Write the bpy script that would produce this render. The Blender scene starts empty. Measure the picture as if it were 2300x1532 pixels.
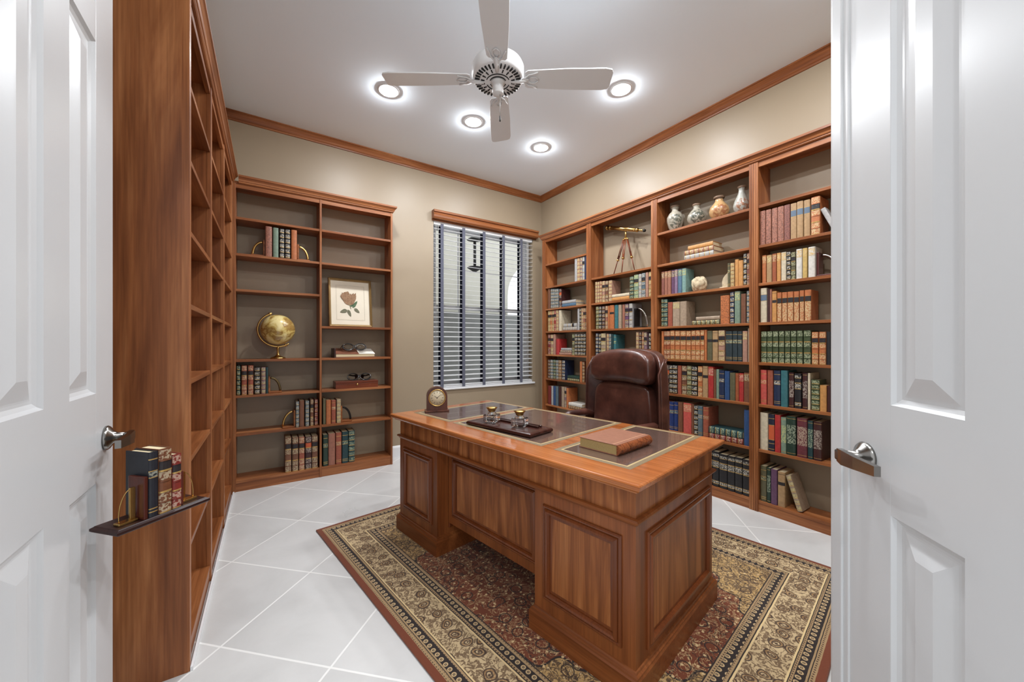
import bpy, bmesh, math, random
from math import sin, cos, pi, radians
from mathutils import Vector, Matrix, Euler
random.seed(7)
SC = bpy.context.scene
COL = SC.collection

def lin(c):
    return tuple(((v/255)/12.92 if v/255 <= .04045 else ((v/255+.055)/1.055)**2.4) for v in c)+(1,)

# ------------------------------------------------------------ camera, world, exposure
YAW = .5918
cam = bpy.data.cameras.new('camera')
cam.sensor_fit = 'HORIZONTAL'; cam.sensor_width = 36
cam.lens = 36*839.06/2300
cam.shift_y = (771.49-766)/2300
cam.clip_start = .02
co = bpy.data.objects.new('camera', cam); COL.objects.link(co)
co.location = (0, 0, 1.22); co.rotation_euler = (pi/2, 0, -YAW)
SC.camera = co

W = bpy.data.worlds.new('world'); SC.world = W; W.use_nodes = True
bg = W.node_tree.nodes['Background']
bg.inputs[0].default_value = (.93, .965, 1, 1); bg.inputs[1].default_value = .52
SC.view_settings.view_transform = 'Standard'; SC.view_settings.look = 'None'
SC.cycles.diffuse_bounces = 8; SC.cycles.max_bounces = 16; SC.cycles.transparent_max_bounces = 12
SC.view_settings.gamma = 1; SC.view_settings.use_curve_mapping = False
SC.view_settings.exposure = 1.34
LAMP = 235.0          # strength of the recessed lamp lenses

# ------------------------------------------------------------ material helpers
MATS = {}
class NT:
    def __init__(s, name):
        s.m = bpy.data.materials.new(name); s.m.use_nodes = True
        s.t = s.m.node_tree; s.b = s.t.nodes['Principled BSDF']
    def n(s, typ, ins=None, **kw):
        nd = s.t.nodes.new(typ)
        for k, v in kw.items(): setattr(nd, k, v)
        for k, v in (ins or {}).items(): s.set(nd.inputs[k], v)
        return nd
    def set(s, sock, v):
        if isinstance(v, bpy.types.NodeSocket): s.t.links.new(v, sock)
        else: sock.default_value = v
    def math(s, op, a, b=0., c=0.):
        nd = s.n('ShaderNodeMath', {0: a, 1: b, 2: c}, operation=op); return nd.outputs[0]
    def mix(s, f, a, b, blend='MIX'):
        nd = s.n('ShaderNodeMix', data_type='RGBA', blend_type=blend)
        s.set(nd.inputs[0], f); s.set(nd.inputs[6], a); s.set(nd.inputs[7], b); return nd.outputs[2]
    def ramp(s, f, stops, interp='LINEAR'):
        nd = s.n('ShaderNodeValToRGB', {0: f}); r = nd.color_ramp; r.interpolation = interp
        while len(r.elements) > 1: r.elements.remove(r.elements[-1])
        r.elements[0].position = stops[0][0]; r.elements[0].color = stops[0][1]
        for p, c in stops[1:]:
            e = r.elements.new(p); e.color = c
        return nd.outputs[0]
    def obj(s, scale=(1, 1, 1), rnd=True):
        tc = s.n('ShaderNodeTexCoord').outputs['Object']
        if rnd:
            oi = s.n('ShaderNodeObjectInfo').outputs['Random']
            sc = s.math('MULTIPLY', oi, 37.)
            tc = s.n('ShaderNodeVectorMath', {0: tc, 1: sc}, operation='ADD').outputs[0]
        return s.n('ShaderNodeMapping', {'Vector': tc, 'Scale': scale}).outputs[0]
    def noise(s, vec, scale=1., detail=4., rough=.5, dist=0.):
        return s.n('ShaderNodeTexNoise', {'Vector': vec, 'Scale': scale, 'Detail': detail, 'Roughness': rough, 'Distortion': dist}).outputs[0]
    def bump(s, h, strength=.2, d=.002):
        nd = s.n('ShaderNodeBump', {'Height': h, 'Strength': strength, 'Distance': d}); s.set(s.b.inputs['Normal'], nd.outputs[0])
    def P(s, **k):
        for a, v in k.items(): s.set(s.b.inputs[a.replace('_', ' ')], v)
        return s.m

def plain(name, c, rough=.5, metal=0., coat=0., var=.06, vs=9.):
    if name in MATS: return MATS[name]
    q = NT(name); n = q.noise(q.obj(), vs, 5)
    a = tuple(x*(1-var) for x in lin(c)[:3])+(1,); b = tuple(min(1, x*(1+var)) for x in lin(c)[:3])+(1,)
    q.P(Base_Color=q.ramp(n, [(.3, a), (.7, b)]), Roughness=rough, Metallic=metal, Coat_Weight=coat)
    MATS[name] = q.m; return q.m

def wood(name, cols, axis='z', rough=.4, coat=.06, freq=9., figure=1.4):
    key = name+axis
    if key in MATS: return MATS[key]
    q = NT(name+'_grain_'+axis)
    i = 'xyz'.index(axis)
    sc = [freq]*3; sc[i] = freq*.085
    n = q.noise(q.obj(sc), 1., 5, .55, figure)
    sf = [130.]*3; sf[i] = 3.5
    f = q.noise(q.obj(sf), 1., 2)
    base = q.ramp(n, [(.3, lin(cols[0])), (.5, lin(cols[1])), (.7, lin(cols[2]))])
    line = q.ramp(f, [(.35, (.72, .68, .66, 1)), (.6, (1, 1, 1, 1))])
    c = q.mix(.8, base, line, 'MULTIPLY')
    q.P(Base_Color=c, Roughness=rough, Coat_Weight=coat, Coat_Roughness=.2, Specular_IOR_Level=.35)
    q.bump(f, .05, .001)
    MATS[key] = q.m; return q.m

CASEW = [(116, 65, 33), (145, 87, 48), (176, 116, 72)]
DESKW = [(104, 54, 24), (146, 86, 44), (174, 112, 64)]
TOPW = [(148, 80, 38), (170, 99, 52), (188, 118, 68)]
def cw(a): return wood('cherry_wood', CASEW, a)
def dw(a): return wood('walnut_wood', DESKW, a, .4, .04, 8.5, 2.8)
def tw(a): return wood('desktop_wood', TOPW, a, .14, .5, 10., 1.)

# ------------------------------------------------------------ mesh helpers
class MB:
    """collects geometry with material slots and links it as one mesh object"""
    def __init__(s): s.v = []; s.f = []; s.mi = []; s.mats = []; s.sm = []
    def slot(s, m):
        if m not in s.mats: s.mats.append(m)
        return s.mats.index(m)
    def add(s, vs, fs, m, smooth=False, M=None):
        o = len(s.v); k = s.slot(m)
        s.v += [tuple(M @ Vector(v)) if M else tuple(v) for v in vs]
        for f in fs: s.f.append(tuple(o+i for i in f)); s.mi.append(k); s.sm.append(smooth)
        return s
    def box(s, x0, x1, y0, y1, z0, z1, m, M=None, bev=0.):
        if bev:
            b = bmesh.new(); bmesh.ops.create_cube(b, size=1)
            for v in b.verts: v.co = Vector((x0+(v.co.x+.5)*(x1-x0), y0+(v.co.y+.5)*(y1-y0), z0+(v.co.z+.5)*(z1-z0)))
            bmesh.ops.bevel(b, geom=b.edges[:], offset=bev, segments=2, profile=.6, affect='EDGES')
            return s.bm(b, m, M)
        vs = [(x, y, z) for x in (x0, x1) for y in (y0, y1) for z in (z0, z1)]
        fs = [(0, 1, 3, 2), (4, 6, 7, 5), (0, 4, 5, 1), (2, 3, 7, 6), (0, 2, 6, 4), (1, 5, 7, 3)]
        return s.add(vs, fs, m, False, M)
    def bm(s, b, m, M=None, smooth=False):
        b.verts.index_update()
        s.add([v.co[:] for v in b.verts], [[v.index for v in f.verts] for f in b.faces], m, smooth, M); b.free(); return s
    def lathe(s, prof, m, n=32, M=None, smooth=True, arc=2*pi):
        vs = []; fs = []; k = len(prof)
        for i in range(n):
            a = arc*i/n
            for r, z in prof: vs.append((r*cos(a), r*sin(a), z))
        for i in range(n):
            j = (i+1) % n
            for p in range(k-1):
                fs.append((i*k+p, j*k+p, j*k+p+1, i*k+p+1))
        return s.add(vs, fs, m, smooth, M)
    def tube(s, pts, r, m, n=10, M=None, closed=False, flat=None):
        pts = [Vector(p) for p in pts]; N = len(pts); vs = []; fs = []
        rr = r if isinstance(r, (list, tuple)) else [r]*N
        up = Vector((0, 0, 1)); prev = None
        for i, p in enumerate(pts):
            if closed: t = pts[(i+1) % N]-pts[i-1]
            else: t = pts[min(i+1, N-1)]-pts[max(i-1, 0)]
            t.normalize()
            if prev is None:
                a = t.orthogonal() if abs(t.z) > .95 else t.cross(up)
            else: a = prev-t*prev.dot(t)
            a.normalize(); prev = a; b = t.cross(a)
            for k in range(n):
                w = 2*pi*k/n
                fl = flat or 1.
                vs.append(p+(a*cos(w)+b*sin(w)*fl)*rr[i])
        L = N if closed else N-1
        for i in range(L):
            j = (i+1) % N
            for k in range(n):
                l = (k+1) % n
                fs.append((i*n+k, i*n+l, j*n+l, j*n+k))
        if not closed: fs += [tuple(range(n))[::-1], tuple((N-1)*n+k for k in range(n))]
        return s.add(vs, fs, m, True, M)
    def prism(s, poly, z0, z1, m, M=None, smooth=False):
        n = len(poly)
        vs = [(x, y, z0) for x, y in poly]+[(x, y, z1) for x, y in poly]
        fs = [(i, (i+1) % n, n+(i+1) % n, n+i) for i in range(n)]+[tuple(range(n))[::-1], tuple(range(n, 2*n))]
        return s.add(vs, fs, m, smooth, M)
    def rings(s, o, ux, uy, w, h, prof, m, cap=True, mcap=None):
        """nested rectangles: prof = [(inset, height along normal)]"""
        o, ux, uy = Vector(o), Vector(ux), Vector(uy); n = ux.cross(uy); vs = []; fs = []
        for ins, ht in prof:
            for a, b in ((ins, ins), (w-ins, ins), (w-ins, h-ins), (ins, h-ins)): vs.append(o+ux*a+uy*b+n*ht)
        for i in range(len(prof)-1):
            for k in range(4):
                l = (k+1) % 4; fs.append((i*4+k, i*4+l, i*4+4+l, i*4+4+k))
        s.add(vs, fs, m)
        if cap:
            j = len(prof)-1; s.add(vs[j*4:], [(0, 1, 2, 3)], mcap or m)
        return s
    def sweep(s, x0, x1, y0, y1, prof, m, caps=True):
        """profile [(outset, z)] swept round a rectangle"""
        vs = []; fs = []; k = len(prof)
        for o, z in prof: vs += [(x0-o, y0-o, z), (x1+o, y0-o, z), (x1+o, y1+o, z), (x0-o, y1+o, z)]
        for i in range(k-1):
            for c in range(4):
                d = (c+1) % 4; fs.append((i*4+c, i*4+d, i*4+4+d, i*4+4+c))
        if caps: fs += [(3, 2, 1, 0), ((k-1)*4, (k-1)*4+1, (k-1)*4+2, (k-1)*4+3)]
        return s.add(vs, fs, m)
    def pillow(s, c, d, m, k=5., n=10, M=None, fn=None):
        """rounded box centred at c with size d"""
        vs = []; fs = []; idx = {}
        def vid(p):
            key = tuple(round(q, 5) for q in p)
            if key not in idx:
                L = (abs(p[0])**k+abs(p[1])**k+abs(p[2])**k)**(1/k)
                q = [p[i]/L*d[i]/2 for i in range(3)]
                if fn: q = fn(*q)
                idx[key] = len(vs); vs.append((q[0]+c[0], q[1]+c[1], q[2]+c[2]))
            return idx[key]
        g = [sin(pi/2*(-1+2*i/n)) for i in range(n+1)]
        for ax in range(3):
            for sg in (-1, 1):
                for i in range(n):
                    for j in range(n):
                        qs = []
                        for a, b in ((i, j), (i+1, j), (i+1, j+1), (i, j+1)):
                            p = [0, 0, 0]; p[ax] = sg; p[(ax+1) % 3] = g[a]; p[(ax+2) % 3] = g[b]; qs.append(vid(p))
                        fs.append(tuple(qs if sg > 0 else qs[::-1]))
        return s.add(vs, fs, m, True, M)
    def build(s, name, parent=None, loc=None, rot=None, label=None):
        me = bpy.data.meshes.new(name); me.from_pydata([tuple(v) for v in s.v], [], s.f)
        for m in s.mats: me.materials.append(m)
        me.polygons.foreach_set('material_index', s.mi); me.polygons.foreach_set('use_smooth', s.sm); me.update()
        b = bmesh.new(); b.from_mesh(me); bmesh.ops.recalc_face_normals(b, faces=b.faces[:]); b.to_mesh(me); b.free()
        o = bpy.data.objects.new(name, me); COL.objects.link(o)
        if parent: o.parent = parent
        if loc: o.location = loc
        if rot: o.rotation_euler = rot
        if label: o['label'] = label
        return o

def tag(o, label, cat, group=None):
    o['label'] = label; o['category'] = cat
    if group: o['group'] = group
    return o
def thing(name, label, cat, loc=(0, 0, 0), rot=(0, 0, 0), group=None):
    o = bpy.data.objects.new(name, None); o.empty_display_size = .05; COL.objects.link(o)
    o.location = loc; o.rotation_euler = rot if isinstance(rot, tuple) else (0, 0, rot)
    return tag(o, label, cat, group)
def struct(o, label=None):
    o['kind'] = 'structure'
    if label: o['label'] = label
    return o

# ------------------------------------------------------------ the room
XR, YB, ZC = 3.19, 4.03, 3.22      # right wall, back wall, ceiling
XL, YF = -.52, -.46                # left wall, front wall
HL, HR = (-.41, .82), (.70, -.26)   # jambs of the diagonal doorway

q = NT('taupe_wall_paint'); n = q.noise(q.obj(rnd=False), 60, 4)
q.P(Base_Color=q.ramp(q.noise(q.obj(rnd=False), 1.3, 3), [(.3, lin((150, 134, 112))), (.7, lin((156, 140, 117)))]), Roughness=.42); q.bump(n, .12, .002)
WALL = q.m
q = NT('ceiling_paint'); n = q.noise(q.obj(rnd=False), 70, 3)
q.P(Base_Color=lin((236, 246, 255)), Roughness=.8); q.bump(n, .06, .002); CEIL = q.m
WHITE = plain('white_enamel', (226, 227, 228), .32, var=.01)
SATIN = plain('door_enamel', (204, 205, 206), .28, var=.008)

# floor tiles laid on the diagonal
q = NT('diagonal_floor_tile')
tc = q.n('ShaderNodeTexCoord').outputs['Object']
sp = q.n('ShaderNodeSeparateXYZ', {0: tc})
x = q.math('SUBTRACT', sp.outputs[0], -.135); y = q.math('SUBTRACT', sp.outputs[1], 1.9)
K = .70711/.4985
a = q.math('MULTIPLY', q.math('ADD', x, y), K); b = q.math('MULTIPLY', q.math('SUBTRACT', x, y), K)
def edge(v):
    fr = q.math('FRACT', q.math('ADD', v, 100.)); return q.math('MINIMUM', fr, q.math('SUBTRACT', 1., fr))
e = q.math('MINIMUM', edge(a), edge(b))
g = q.n('ShaderNodeMapRange', {0: e, 1: .006, 2: .0105}); grout = g.outputs[0]
cell = q.n('ShaderNodeCombineXYZ', {0: q.math('FLOOR', q.math('ADD', a, 100.)), 1: q.math('FLOOR', q.math('ADD', b, 100.))})
wn = q.n('ShaderNodeTexWhiteNoise', {0: cell.outputs[0]}, noise_dimensions='3D')
n1 = q.noise(q.n('ShaderNodeVectorMath', {0: tc, 1: wn.outputs['Color']}, operation='ADD').outputs[0], 2.2, 5, .6, .6)
tile = q.ramp(n1, [(.3, lin((194, 193, 191))), (.55, lin((206, 205, 203))), (.75, lin((212, 211, 209)))])
tile = q.mix(q.math('MULTIPLY', wn.outputs[0], .3), tile, lin((197, 196, 194)))
q.P(Base_Color=q.mix(grout, lin((232, 231, 228)), tile), Roughness=q.n('ShaderNodeMapRange', {0: n1, 3: .22, 4: .4}).outputs[0])
q.bump(grout, .25, .002); TILE = q.m

struct(MB().box(XL-.3, XR+.2, -3.2, YB+.15, -.05, 0, TILE).build('floor'))
struct(MB().box(XL-.3, XR+.2, -3.2, YB+.15, ZC, ZC+.1, CEIL).build('ceiling'))
struct(MB().box(XR, XR+.12, YF-.1, YB+.15, 0, ZC, WALL).build('wall_right'))
struct(MB().box(XL-.12, XL, .94, YB+.15, 0, ZC, WALL).build('wall_left'))
struct(MB().box(.9, XR+.12, YF-.12, YF, 0, ZC, WALL).build('wall_front'))
WX0, WX1, WZ0, WZ1 = 1.63, 3.05, .69, 2.64
m = MB()
m.box(XL-.12, WX0, YB, YB+.15, 0, ZC, WALL); m.box(WX1, XR+.12, YB, YB+.15, 0, ZC, WALL)
m.box(WX0, WX1, YB, YB+.15, 0, WZ0, WALL); m.box(WX0, WX1, YB, YB+.15, WZ1, ZC, WALL)
struct(m.build('wall_back'))
# diagonal doorway wall, its header and the white casing
m = MB(); dd = Vector((HR[0]-HL[0], HR[1]-HL[1], 0)); Ld = dd.length; ang = math.atan2(dd.y, dd.x)
MD = Matrix.Translation((HL[0], HL[1], 0)) @ Matrix.Rotation(ang, 4, 'Z')
m.box(-.22, -.02, -.12, 0, 0, ZC, WALL, MD); m.box(Ld+.02, Ld+.32, -.12, 0, 0, ZC, WALL, MD); m.box(-.02, Ld+.02, -.12, 0, 2.5, ZC, WALL, MD)
struct(m.build('wall_doorway'))
m = MB()
for a_, b_ in ((-.1, 0), (Ld, Ld+.1)): m.box(a_, b_, -.135, .0, 0, 2.47, WHITE, MD, .006)
m.box(-.1, Ld+.1, -.135, .0, 2.47, 2.57, WHITE, MD, .006)
struct(m.build('trim_5'), 'white casing round the double doorway')

# stained crown moulding round the ceiling
def crown_run(name, p0, p1, inward, mat, prof):
    """profile [(out, z)] extruded from p0 to p1 (xy) on a wall whose room side is 'inward'"""
    vs = []; k = len(prof); i2 = Vector(inward)
    for p in (p0, p1):
        for o, z in prof: vs.append((p[0]+i2.x*o, p[1]+i2.y*o, z))
    fs = [(j, (j+1) % k, k+(j+1) % k, k+j) for j in range(k)]+[tuple(range(k)), tuple(range(k, 2*k))[::-1]]
    return MB().add(vs, fs, mat).build(name)
CP = [(0, ZC-.072), (.008, ZC-.07), (.01, ZC-.058), (.016, ZC-.052), (.024, ZC-.036), (.036, ZC-.02), (.044, ZC-.012), (.05, ZC-.01), (.05, ZC), (0, ZC)]
struct(crown_run('trim_1', (XL, YB), (XR, YB), (0, -1), cw('x'), CP), 'stained wood crown moulding above the window wall')
struct(crown_run('trim_2', (XR, YF), (XR, YB), (-1, 0), cw('y'), CP), 'stained wood crown moulding above the right wall')
struct(crown_run('trim_3', (XL, .95), (XL, YB), (1, 0), cw('y'), CP), 'stained wood crown moulding above the left wall')
struct(crown_run('trim_4', (.9, YF), (XR, YF), (0, 1), cw('x'), CP), 'stained wood crown moulding above the front wall')
bb = [(0, 0), (.014, 0), (.014, .1), (.008, .115), (0, .12)]
struct(crown_run('baseboard_back', (1.11, YB), (XR, YB), (0, -1), WHITE, bb), 'white baseboard under the window')

# ------------------------------------------------------------ recessed lamps
q = NT('lamp_lens'); q.P(Base_Color=(1, 1, 1, 1), Emission_Color=(.945, .975, 1.01, 1), Emission_Strength=LAMP); LENS = q.m
spots = [(.838, 2.994, 'recessed ceiling light left of the fan, lit'), (1.589, 2.989, 'lit recessed light behind the fan, nearest the fan pull chain'),
         (2.371, 2.998, 'lit recessed light farthest back, nearest the far ceiling corner'), (2.35, 1.959, 'lit recessed light right of the fan blade tip'),
         (1.589, 1.15, 'recessed light above the desk middle, out of the picture'), (2.35, .62, 'recessed light above the right door, out of the picture'), (.9, .45, 'recessed light just inside the doorway, out of the picture')]
for X, Y, lb in spots:
    t = thing('recessed_light', lb, 'ceiling light', (X, Y, ZC), group='recessed ceiling lights')
    MB().lathe([(.06, .0), (.062, -.008), (.078, -.007), (.084, -.002), (.084, .0)], WHITE, 32).build('trim_ring', t)
    MB().lathe([(.061, -.004), (.054, -.012), (.036, -.018), (0, -.02)], LENS, 32).build('lens', t)
HALL_FILL = thing('recessed_light', 'added fill light in the unseen hall behind the viewer, out of the picture', 'ceiling light', (-.55, -.75, ZC), group='recessed ceiling lights')  # unseen hall lamp, added to light the open doors
MB().lathe([(.06, .0), (.062, -.008), (.078, -.007), (.084, -.002), (.084, .0)], WHITE, 32).build('trim_ring', HALL_FILL)
MB().lathe([(.061, -.004), (.054, -.012), (.036, -.018), (0, -.02)], LENS, 32).build('lens', HALL_FILL)

# ------------------------------------------------------------ doors
def panel_profile(): return [(0, 0), (.006, -.007), (.014, -.011), (.02, -.011), (.024, -.0105), (.058, -.001), (.062, 0)]
NICKEL = plain('satin_nickel', (140, 137, 133), .22, 1., var=.03)
def make_door(name, hinge, ang, flip, lw=.715, H=2.44):
    """leaf in local x (hinge 0 -> free edge lw); flip: which face carries the lever we see"""
    T = .04; m = MB()
    st, mu = .135, .12; pw = (lw-2*st-mu)/2
    rails = [(0, .24), (.847, 1.081), (2.0, 2.1), (H-.12, H)]
    m.box(0, st, 0, T, 0, H, SATIN, bev=.0015); m.box(lw-st, lw, 0, T, 0, H, SATIN, bev=.0015)
    for a_, b_ in rails: m.box(st, lw-st, 0, T, a_, b_, SATIN)
    for k in range(3):
        z0, z1 = rails[k][1], rails[k+1][0]
        m.box(st+pw, st+pw+mu, 0, T, z0, z1, SATIN)
        for x0 in (st, st+pw+mu):
            m.rings((x0, 0, z0), (1, 0, 0), (0, 0, 1), pw, z1-z0, panel_profile(), SATIN)
            m.rings((x0+pw, T, z0), (-1, 0, 0), (0, 0, 1), pw, z1-z0, panel_profile(), SATIN)
    d = struct(m.build(name, None, (hinge[0], hinge[1], .008), (0, 0, ang)))
    if flip == 'astragal':
        MB().box(lw-.006, lw+.064, T-.012, T+.004, 0, H, SATIN, bev=.003).box(lw+.012, lw+.05, T, T+.009, 0, H, SATIN, bev=.003).build('astragal', d)
    for s in (1, -1):
        M = Matrix.Translation((lw-.062, T if s > 0 else 0, .95)) @ Matrix.Scale(s, 4, (0, 1, 0))
        h = MB().lathe([(0, .0), (.033, .0), (.034, .004), (.03, .009), (.018, .016), (.013, .024), (.011, .045), (0, .046)], NICKEL, 28, M @ Matrix.Rotation(-pi/2, 4, 'X')).build('door_handle', d)
        lv = MB(); pts = [(.006, .05), (-.02, .056), (-.06, .056), (-.115, .05)]
        for (x0, y0), (x1, y1), za, zb in [(pts[i], pts[i+1], (.015, .017, .014)[i], (.017, .014, .0105)[i]) for i in range(3)]:
            vs = [(x0, y0-.006, -za), (x0, y0+.006, -za), (x0, y0+.006, za), (x0, y0-.006, za), (x1, y1-.006, -zb), (x1, y1+.006, -zb), (x1, y1+.006, zb), (x1, y1-.006, zb)]
            lv.add(vs, [(0, 1, 2, 3), (4, 7, 6, 5), (0, 4, 5, 1), (1, 5, 6, 2), (2, 6, 7, 3), (3, 7, 4, 0)], NICKEL, False, M)
        lv.box(-.012, .012, .038, .058, -.012, .012, NICKEL, M, .004)
        lv.build('lever', h)
    return d
# left leaf swung back parallel to the left bookcase; its face x = -0.3575 looks at the desk
make_door('door_1', (-.3575, .835), pi/2, None)
make_door('door_2', (.7176, -.22), radians(43.7), 'astragal')


# ------------------------------------------------------------ bookcases
RZ = [2.2200, 1.9312, 1.6557, 1.3722, 1.0825, .7806, .4562, .0817]
BZ = {1: 2.2623, 2: 1.9631, 3: 1.6683, 35: 1.3781, 4: 1.0859, 5: .791, 6: .4741, 7: .089}
TOP = 2.535
class Case:
    """a run of shelving: s along the front (left to right), d depth from the front, z up"""
    def __init__(s, o, ang): s.o = Vector(o); s.a = ang; s.M = Matrix.Translation(s.o) @ Matrix.Rotation(ang, 4, 'Z')
    def w(s, a, d, z): return s.M @ Vector((a, d, z))
RC = Case((2.99, 3.752, 0), -pi/2)
BC = Case((-.192, 3.80, 0), 0.)
LC = Case((-.222, 1.82, 0), pi/2-radians(.9))

def post(m, x0, x1, z0, z1, mat):
    """front stile with beads running up it"""
    w = x1-x0
    if w < .022: m.box(x0, x1, 0, .02, z0, z1, mat, bev=.002); return
    m.box(x0, x1, .003, .02, z0, z1, mat)
    k = max(2, round(w/.015)); e = w/k
    for i in range(k): m.box(x0+i*e+.0008, x0+(i+1)*e-.0008, -.003, .006, z0, z1, mat, bev=.0022)

def unit(case, s0, s1, p0, p1, shelves, depth, label, back=None, divider=None, groups=None, wpanel=.018):
    t = thing('bookcase', label, 'bookcase', case.w(s0, 0, 0), case.a, groups)
    L = s1-s0; cz, cx, cy = cw('z'), cw('x'), cw('y')
    for a, b, x in ((0, p0, 0), (L-p1, L, L-p1)):
        MB().box(x if x else 0, (x if x else 0)+(b-a), .02, depth, 0, TOP, cz).build('side_panel', t)
        m = MB(); post(m, a, b, 0, TOP, cz); m.build('stile', t)
    bays = [(p0, L-p1)]
    if divider:
        a, b = divider; bays = [(p0, a), (b, L-p1)]
        MB().box(a, b, .02, depth, 0, TOP, cz).build('divider', t)
        m = MB(); post(m, a, b, 0, TOP, cz); m.build('stile', t)
    for i, (a, b) in enumerate(bays):
        zz = shelves[i] if divider else shelves
        for z in zz[:-1]: MB().box(a, b, .004, depth-.001, z-.02, z, cx, bev=.0015).build('shelf', t)
        MB().box(a, b, .004, depth-.001, zz[-1]-.02, zz[-1], cx, bev=.0015).build('bottom_shelf', t)
        MB().box(a, b, .006, .024, 0, zz[-1]-.02, cx).build('base_board', t)
    m = MB().box(p0, L-p1, .004, .022, TOP-.035, TOP, cx).box(0, L, .0, depth, TOP, TOP+.018, cx); m.build('top_panel', t)
    if back: MB().box(p0, L-p1, depth-.012, depth-.002, .05, TOP, cz).build('back_panel', t)
    return t

CR = [(0, 0), (-.006, .002), (-.011, .008), (-.011, .014), (-.016, .018), (-.02, .03), (-.03, .042), (-.036, .047), (-.036, .062), (0, .062)]
def cornice(case, s0, s1, depth, label, ret=(True, True)):
    """moulding laid along the front edge of the case tops"""
    vs = []; k = len(CR); m = MB(); mat = cw('x')
    for end, s in ((0, s0), (1, s1)):
        for o, z in CR: vs.append((s+(o if end == 0 else -o)*(1 if ret[end] else 0), o, TOP+.018+z-.018))
    fs = [(j, (j+1) % k, k+(j+1) % k, k+j) for j in range(k)]
    m.add(vs, fs+[tuple(range(k)), tuple(range(k, 2*k))[::-1]], mat)
    for end, s, sg in ((0, s0, 1), (1, s1, -1)):
        if ret[end]:
            v2 = []
            for o, z in CR: v2 += [(s+o*sg, o, TOP+z), (s+o*sg, depth, TOP+z)]
            m.add(v2, [(2*j, 2*j+1, (2*j+3) % (2*k), (2*j+2) % (2*k)) for j in range(k)], mat)
    m.box(s0, s1, 0, depth, TOP+.0185, TOP+.0615, cw('x'))
    o = m.build('cornice_moulding', None, case.o, (0, 0, case.a)); return tag(o, label, 'moulding')

DR = .198
unit(RC, 0, .812, .058, .033, RZ, DR, 'narrow cherry bookcase unit nearest the window on the right wall', groups='bookcase units on the right wall')
unit(RC, .8125, 1.636, .0345, .031, RZ[1:], DR, 'cherry bookcase unit holding the brass telescope, right wall', groups='bookcase units on the right wall')
unit(RC, 1.6365, 2.470, .0305, .030, RZ, DR, 'cherry bookcase unit with four small vases near its top, right wall', groups='bookcase units on the right wall')
unit(RC, 2.4705, 3.305, .0295, .030, RZ, DR, 'cherry bookcase unit partly hidden by the right door', groups='bookcase units on the right wall')
cornice(RC, 0, 3.305, DR, 'moulded wooden cornice along the top of the right wall bookcases')
unit(BC, 0, 1.295, .021, .018, ([BZ[i] for i in (1, 2, 3, 4, 5, 6, 7)], [BZ[i] for i in (1, 2, 35, 4, 5, 6, 7)]), .228, 'two-bay cherry bookcase on the window wall holding the globe and framed print', divider=(.636, .653))
cornice(BC, .04, 1.295, .228, 'moulded wooden cornice on top of the globe bookcase', (False, True))
for i, lb in enumerate(('empty cherry bookcase unit nearest the left door, its tall side showing', 'empty middle unit of the left wall cherry bookcases', 'empty cherry bookcase unit in the far left corner')):
    unit(LC, i*.6535, i*.6535+.653, .03 if i == 0 else .02, .02, RZ, .29, lb, back=True, groups='empty bookcase units on the left wall')
cornice(LC, 0, 1.96, .27, 'moulded wooden cornice along the top of the left wall bookcases', (True, False))
# white quarter round on the floor along the left cases
o = MB().box(0, 1.955, -.012, -.004, 0, .016, WHITE).build('baseboard_left', None, LC.o, (0, 0, LC.a)); struct(o)

# ------------------------------------------------------------ books
BCOL = dict(ltgrey=(176, 172, 170), rosetan=(176, 132, 112), mauve=(140, 108, 116), navy=(34, 46, 74), brown=(122, 78, 54), slate=(92, 108, 116),
 dkmaroon=(66, 30, 28), tan=(178, 142, 100), orange=(190, 112, 66), red=(154, 52, 46), cream=(214, 200, 172), black=(34, 32, 34), rose=(160, 104, 84),
 dkred=(120, 40, 36), brightred=(178, 50, 48), olive=(98, 92, 66), dkgreen=(36, 58, 46), blue=(46, 76, 120), greytan=(170, 148, 124), sage=(126, 146, 126),
 teal=(58, 112, 118), purple=(104, 70, 98), dkteal=(30, 62, 66), dkrose=(138, 84, 72), lilac=(140, 112, 138), steel=(86, 116, 140), ltteal=(128, 162, 154),
 gold=(204, 146, 82), terra=(160, 84, 62), dkorange=(160, 84, 50), dkslate=(46, 58, 62), royal=(34, 54, 110), coral=(204, 88, 78), white=(220, 214, 204),
 yellow=(206, 172, 102), green=(68, 80, 50), navyor=(34, 38, 56), maroon=(106, 48, 54))
BCOL = {k: tuple(round(v*.9) for v in c) for k, c in BCOL.items()}
CNAME = dict(ltgrey='light grey', rosetan='rose tan', navy='navy blue', slate='slate grey', dkmaroon='dark maroon', brightred='bright red', dkred='dark red',
 dkgreen='dark green', greytan='greyish tan', dkteal='dark teal', dkrose='dusky rose', steel='steel blue', ltteal='pale teal', gold='golden tan',
 terra='terracotta', dkorange='burnt orange', dkslate='dark slate', royal='royal blue', coral='coral red', navyor='navy-orange', sage='sage green')
SNAME = dict(p='plain', r='gilt ribbed', s='ornate banded', l='gilt lettered', t='title topped', b='label banded', g='gold banded', u='blue labelled', u2='dark labelled', v='gilt ornamented', m='mottled')
PAGE = plain('book_pages', (206, 190, 154), .85, var=.05)
GILT = plain('gilt_tooling', (196, 160, 96), .34, .55, var=.12)
DARKL = plain('dark_title_label', (36, 30, 32), .5); BLUEL = plain('blue_title_label', (88, 104, 122), .5); ORL = plain('orange_title_label', (184, 84, 48), .5)
def leather(c): return plain('book_'+c, BCOL[c], .46, var=.16, vs=60)
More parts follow.
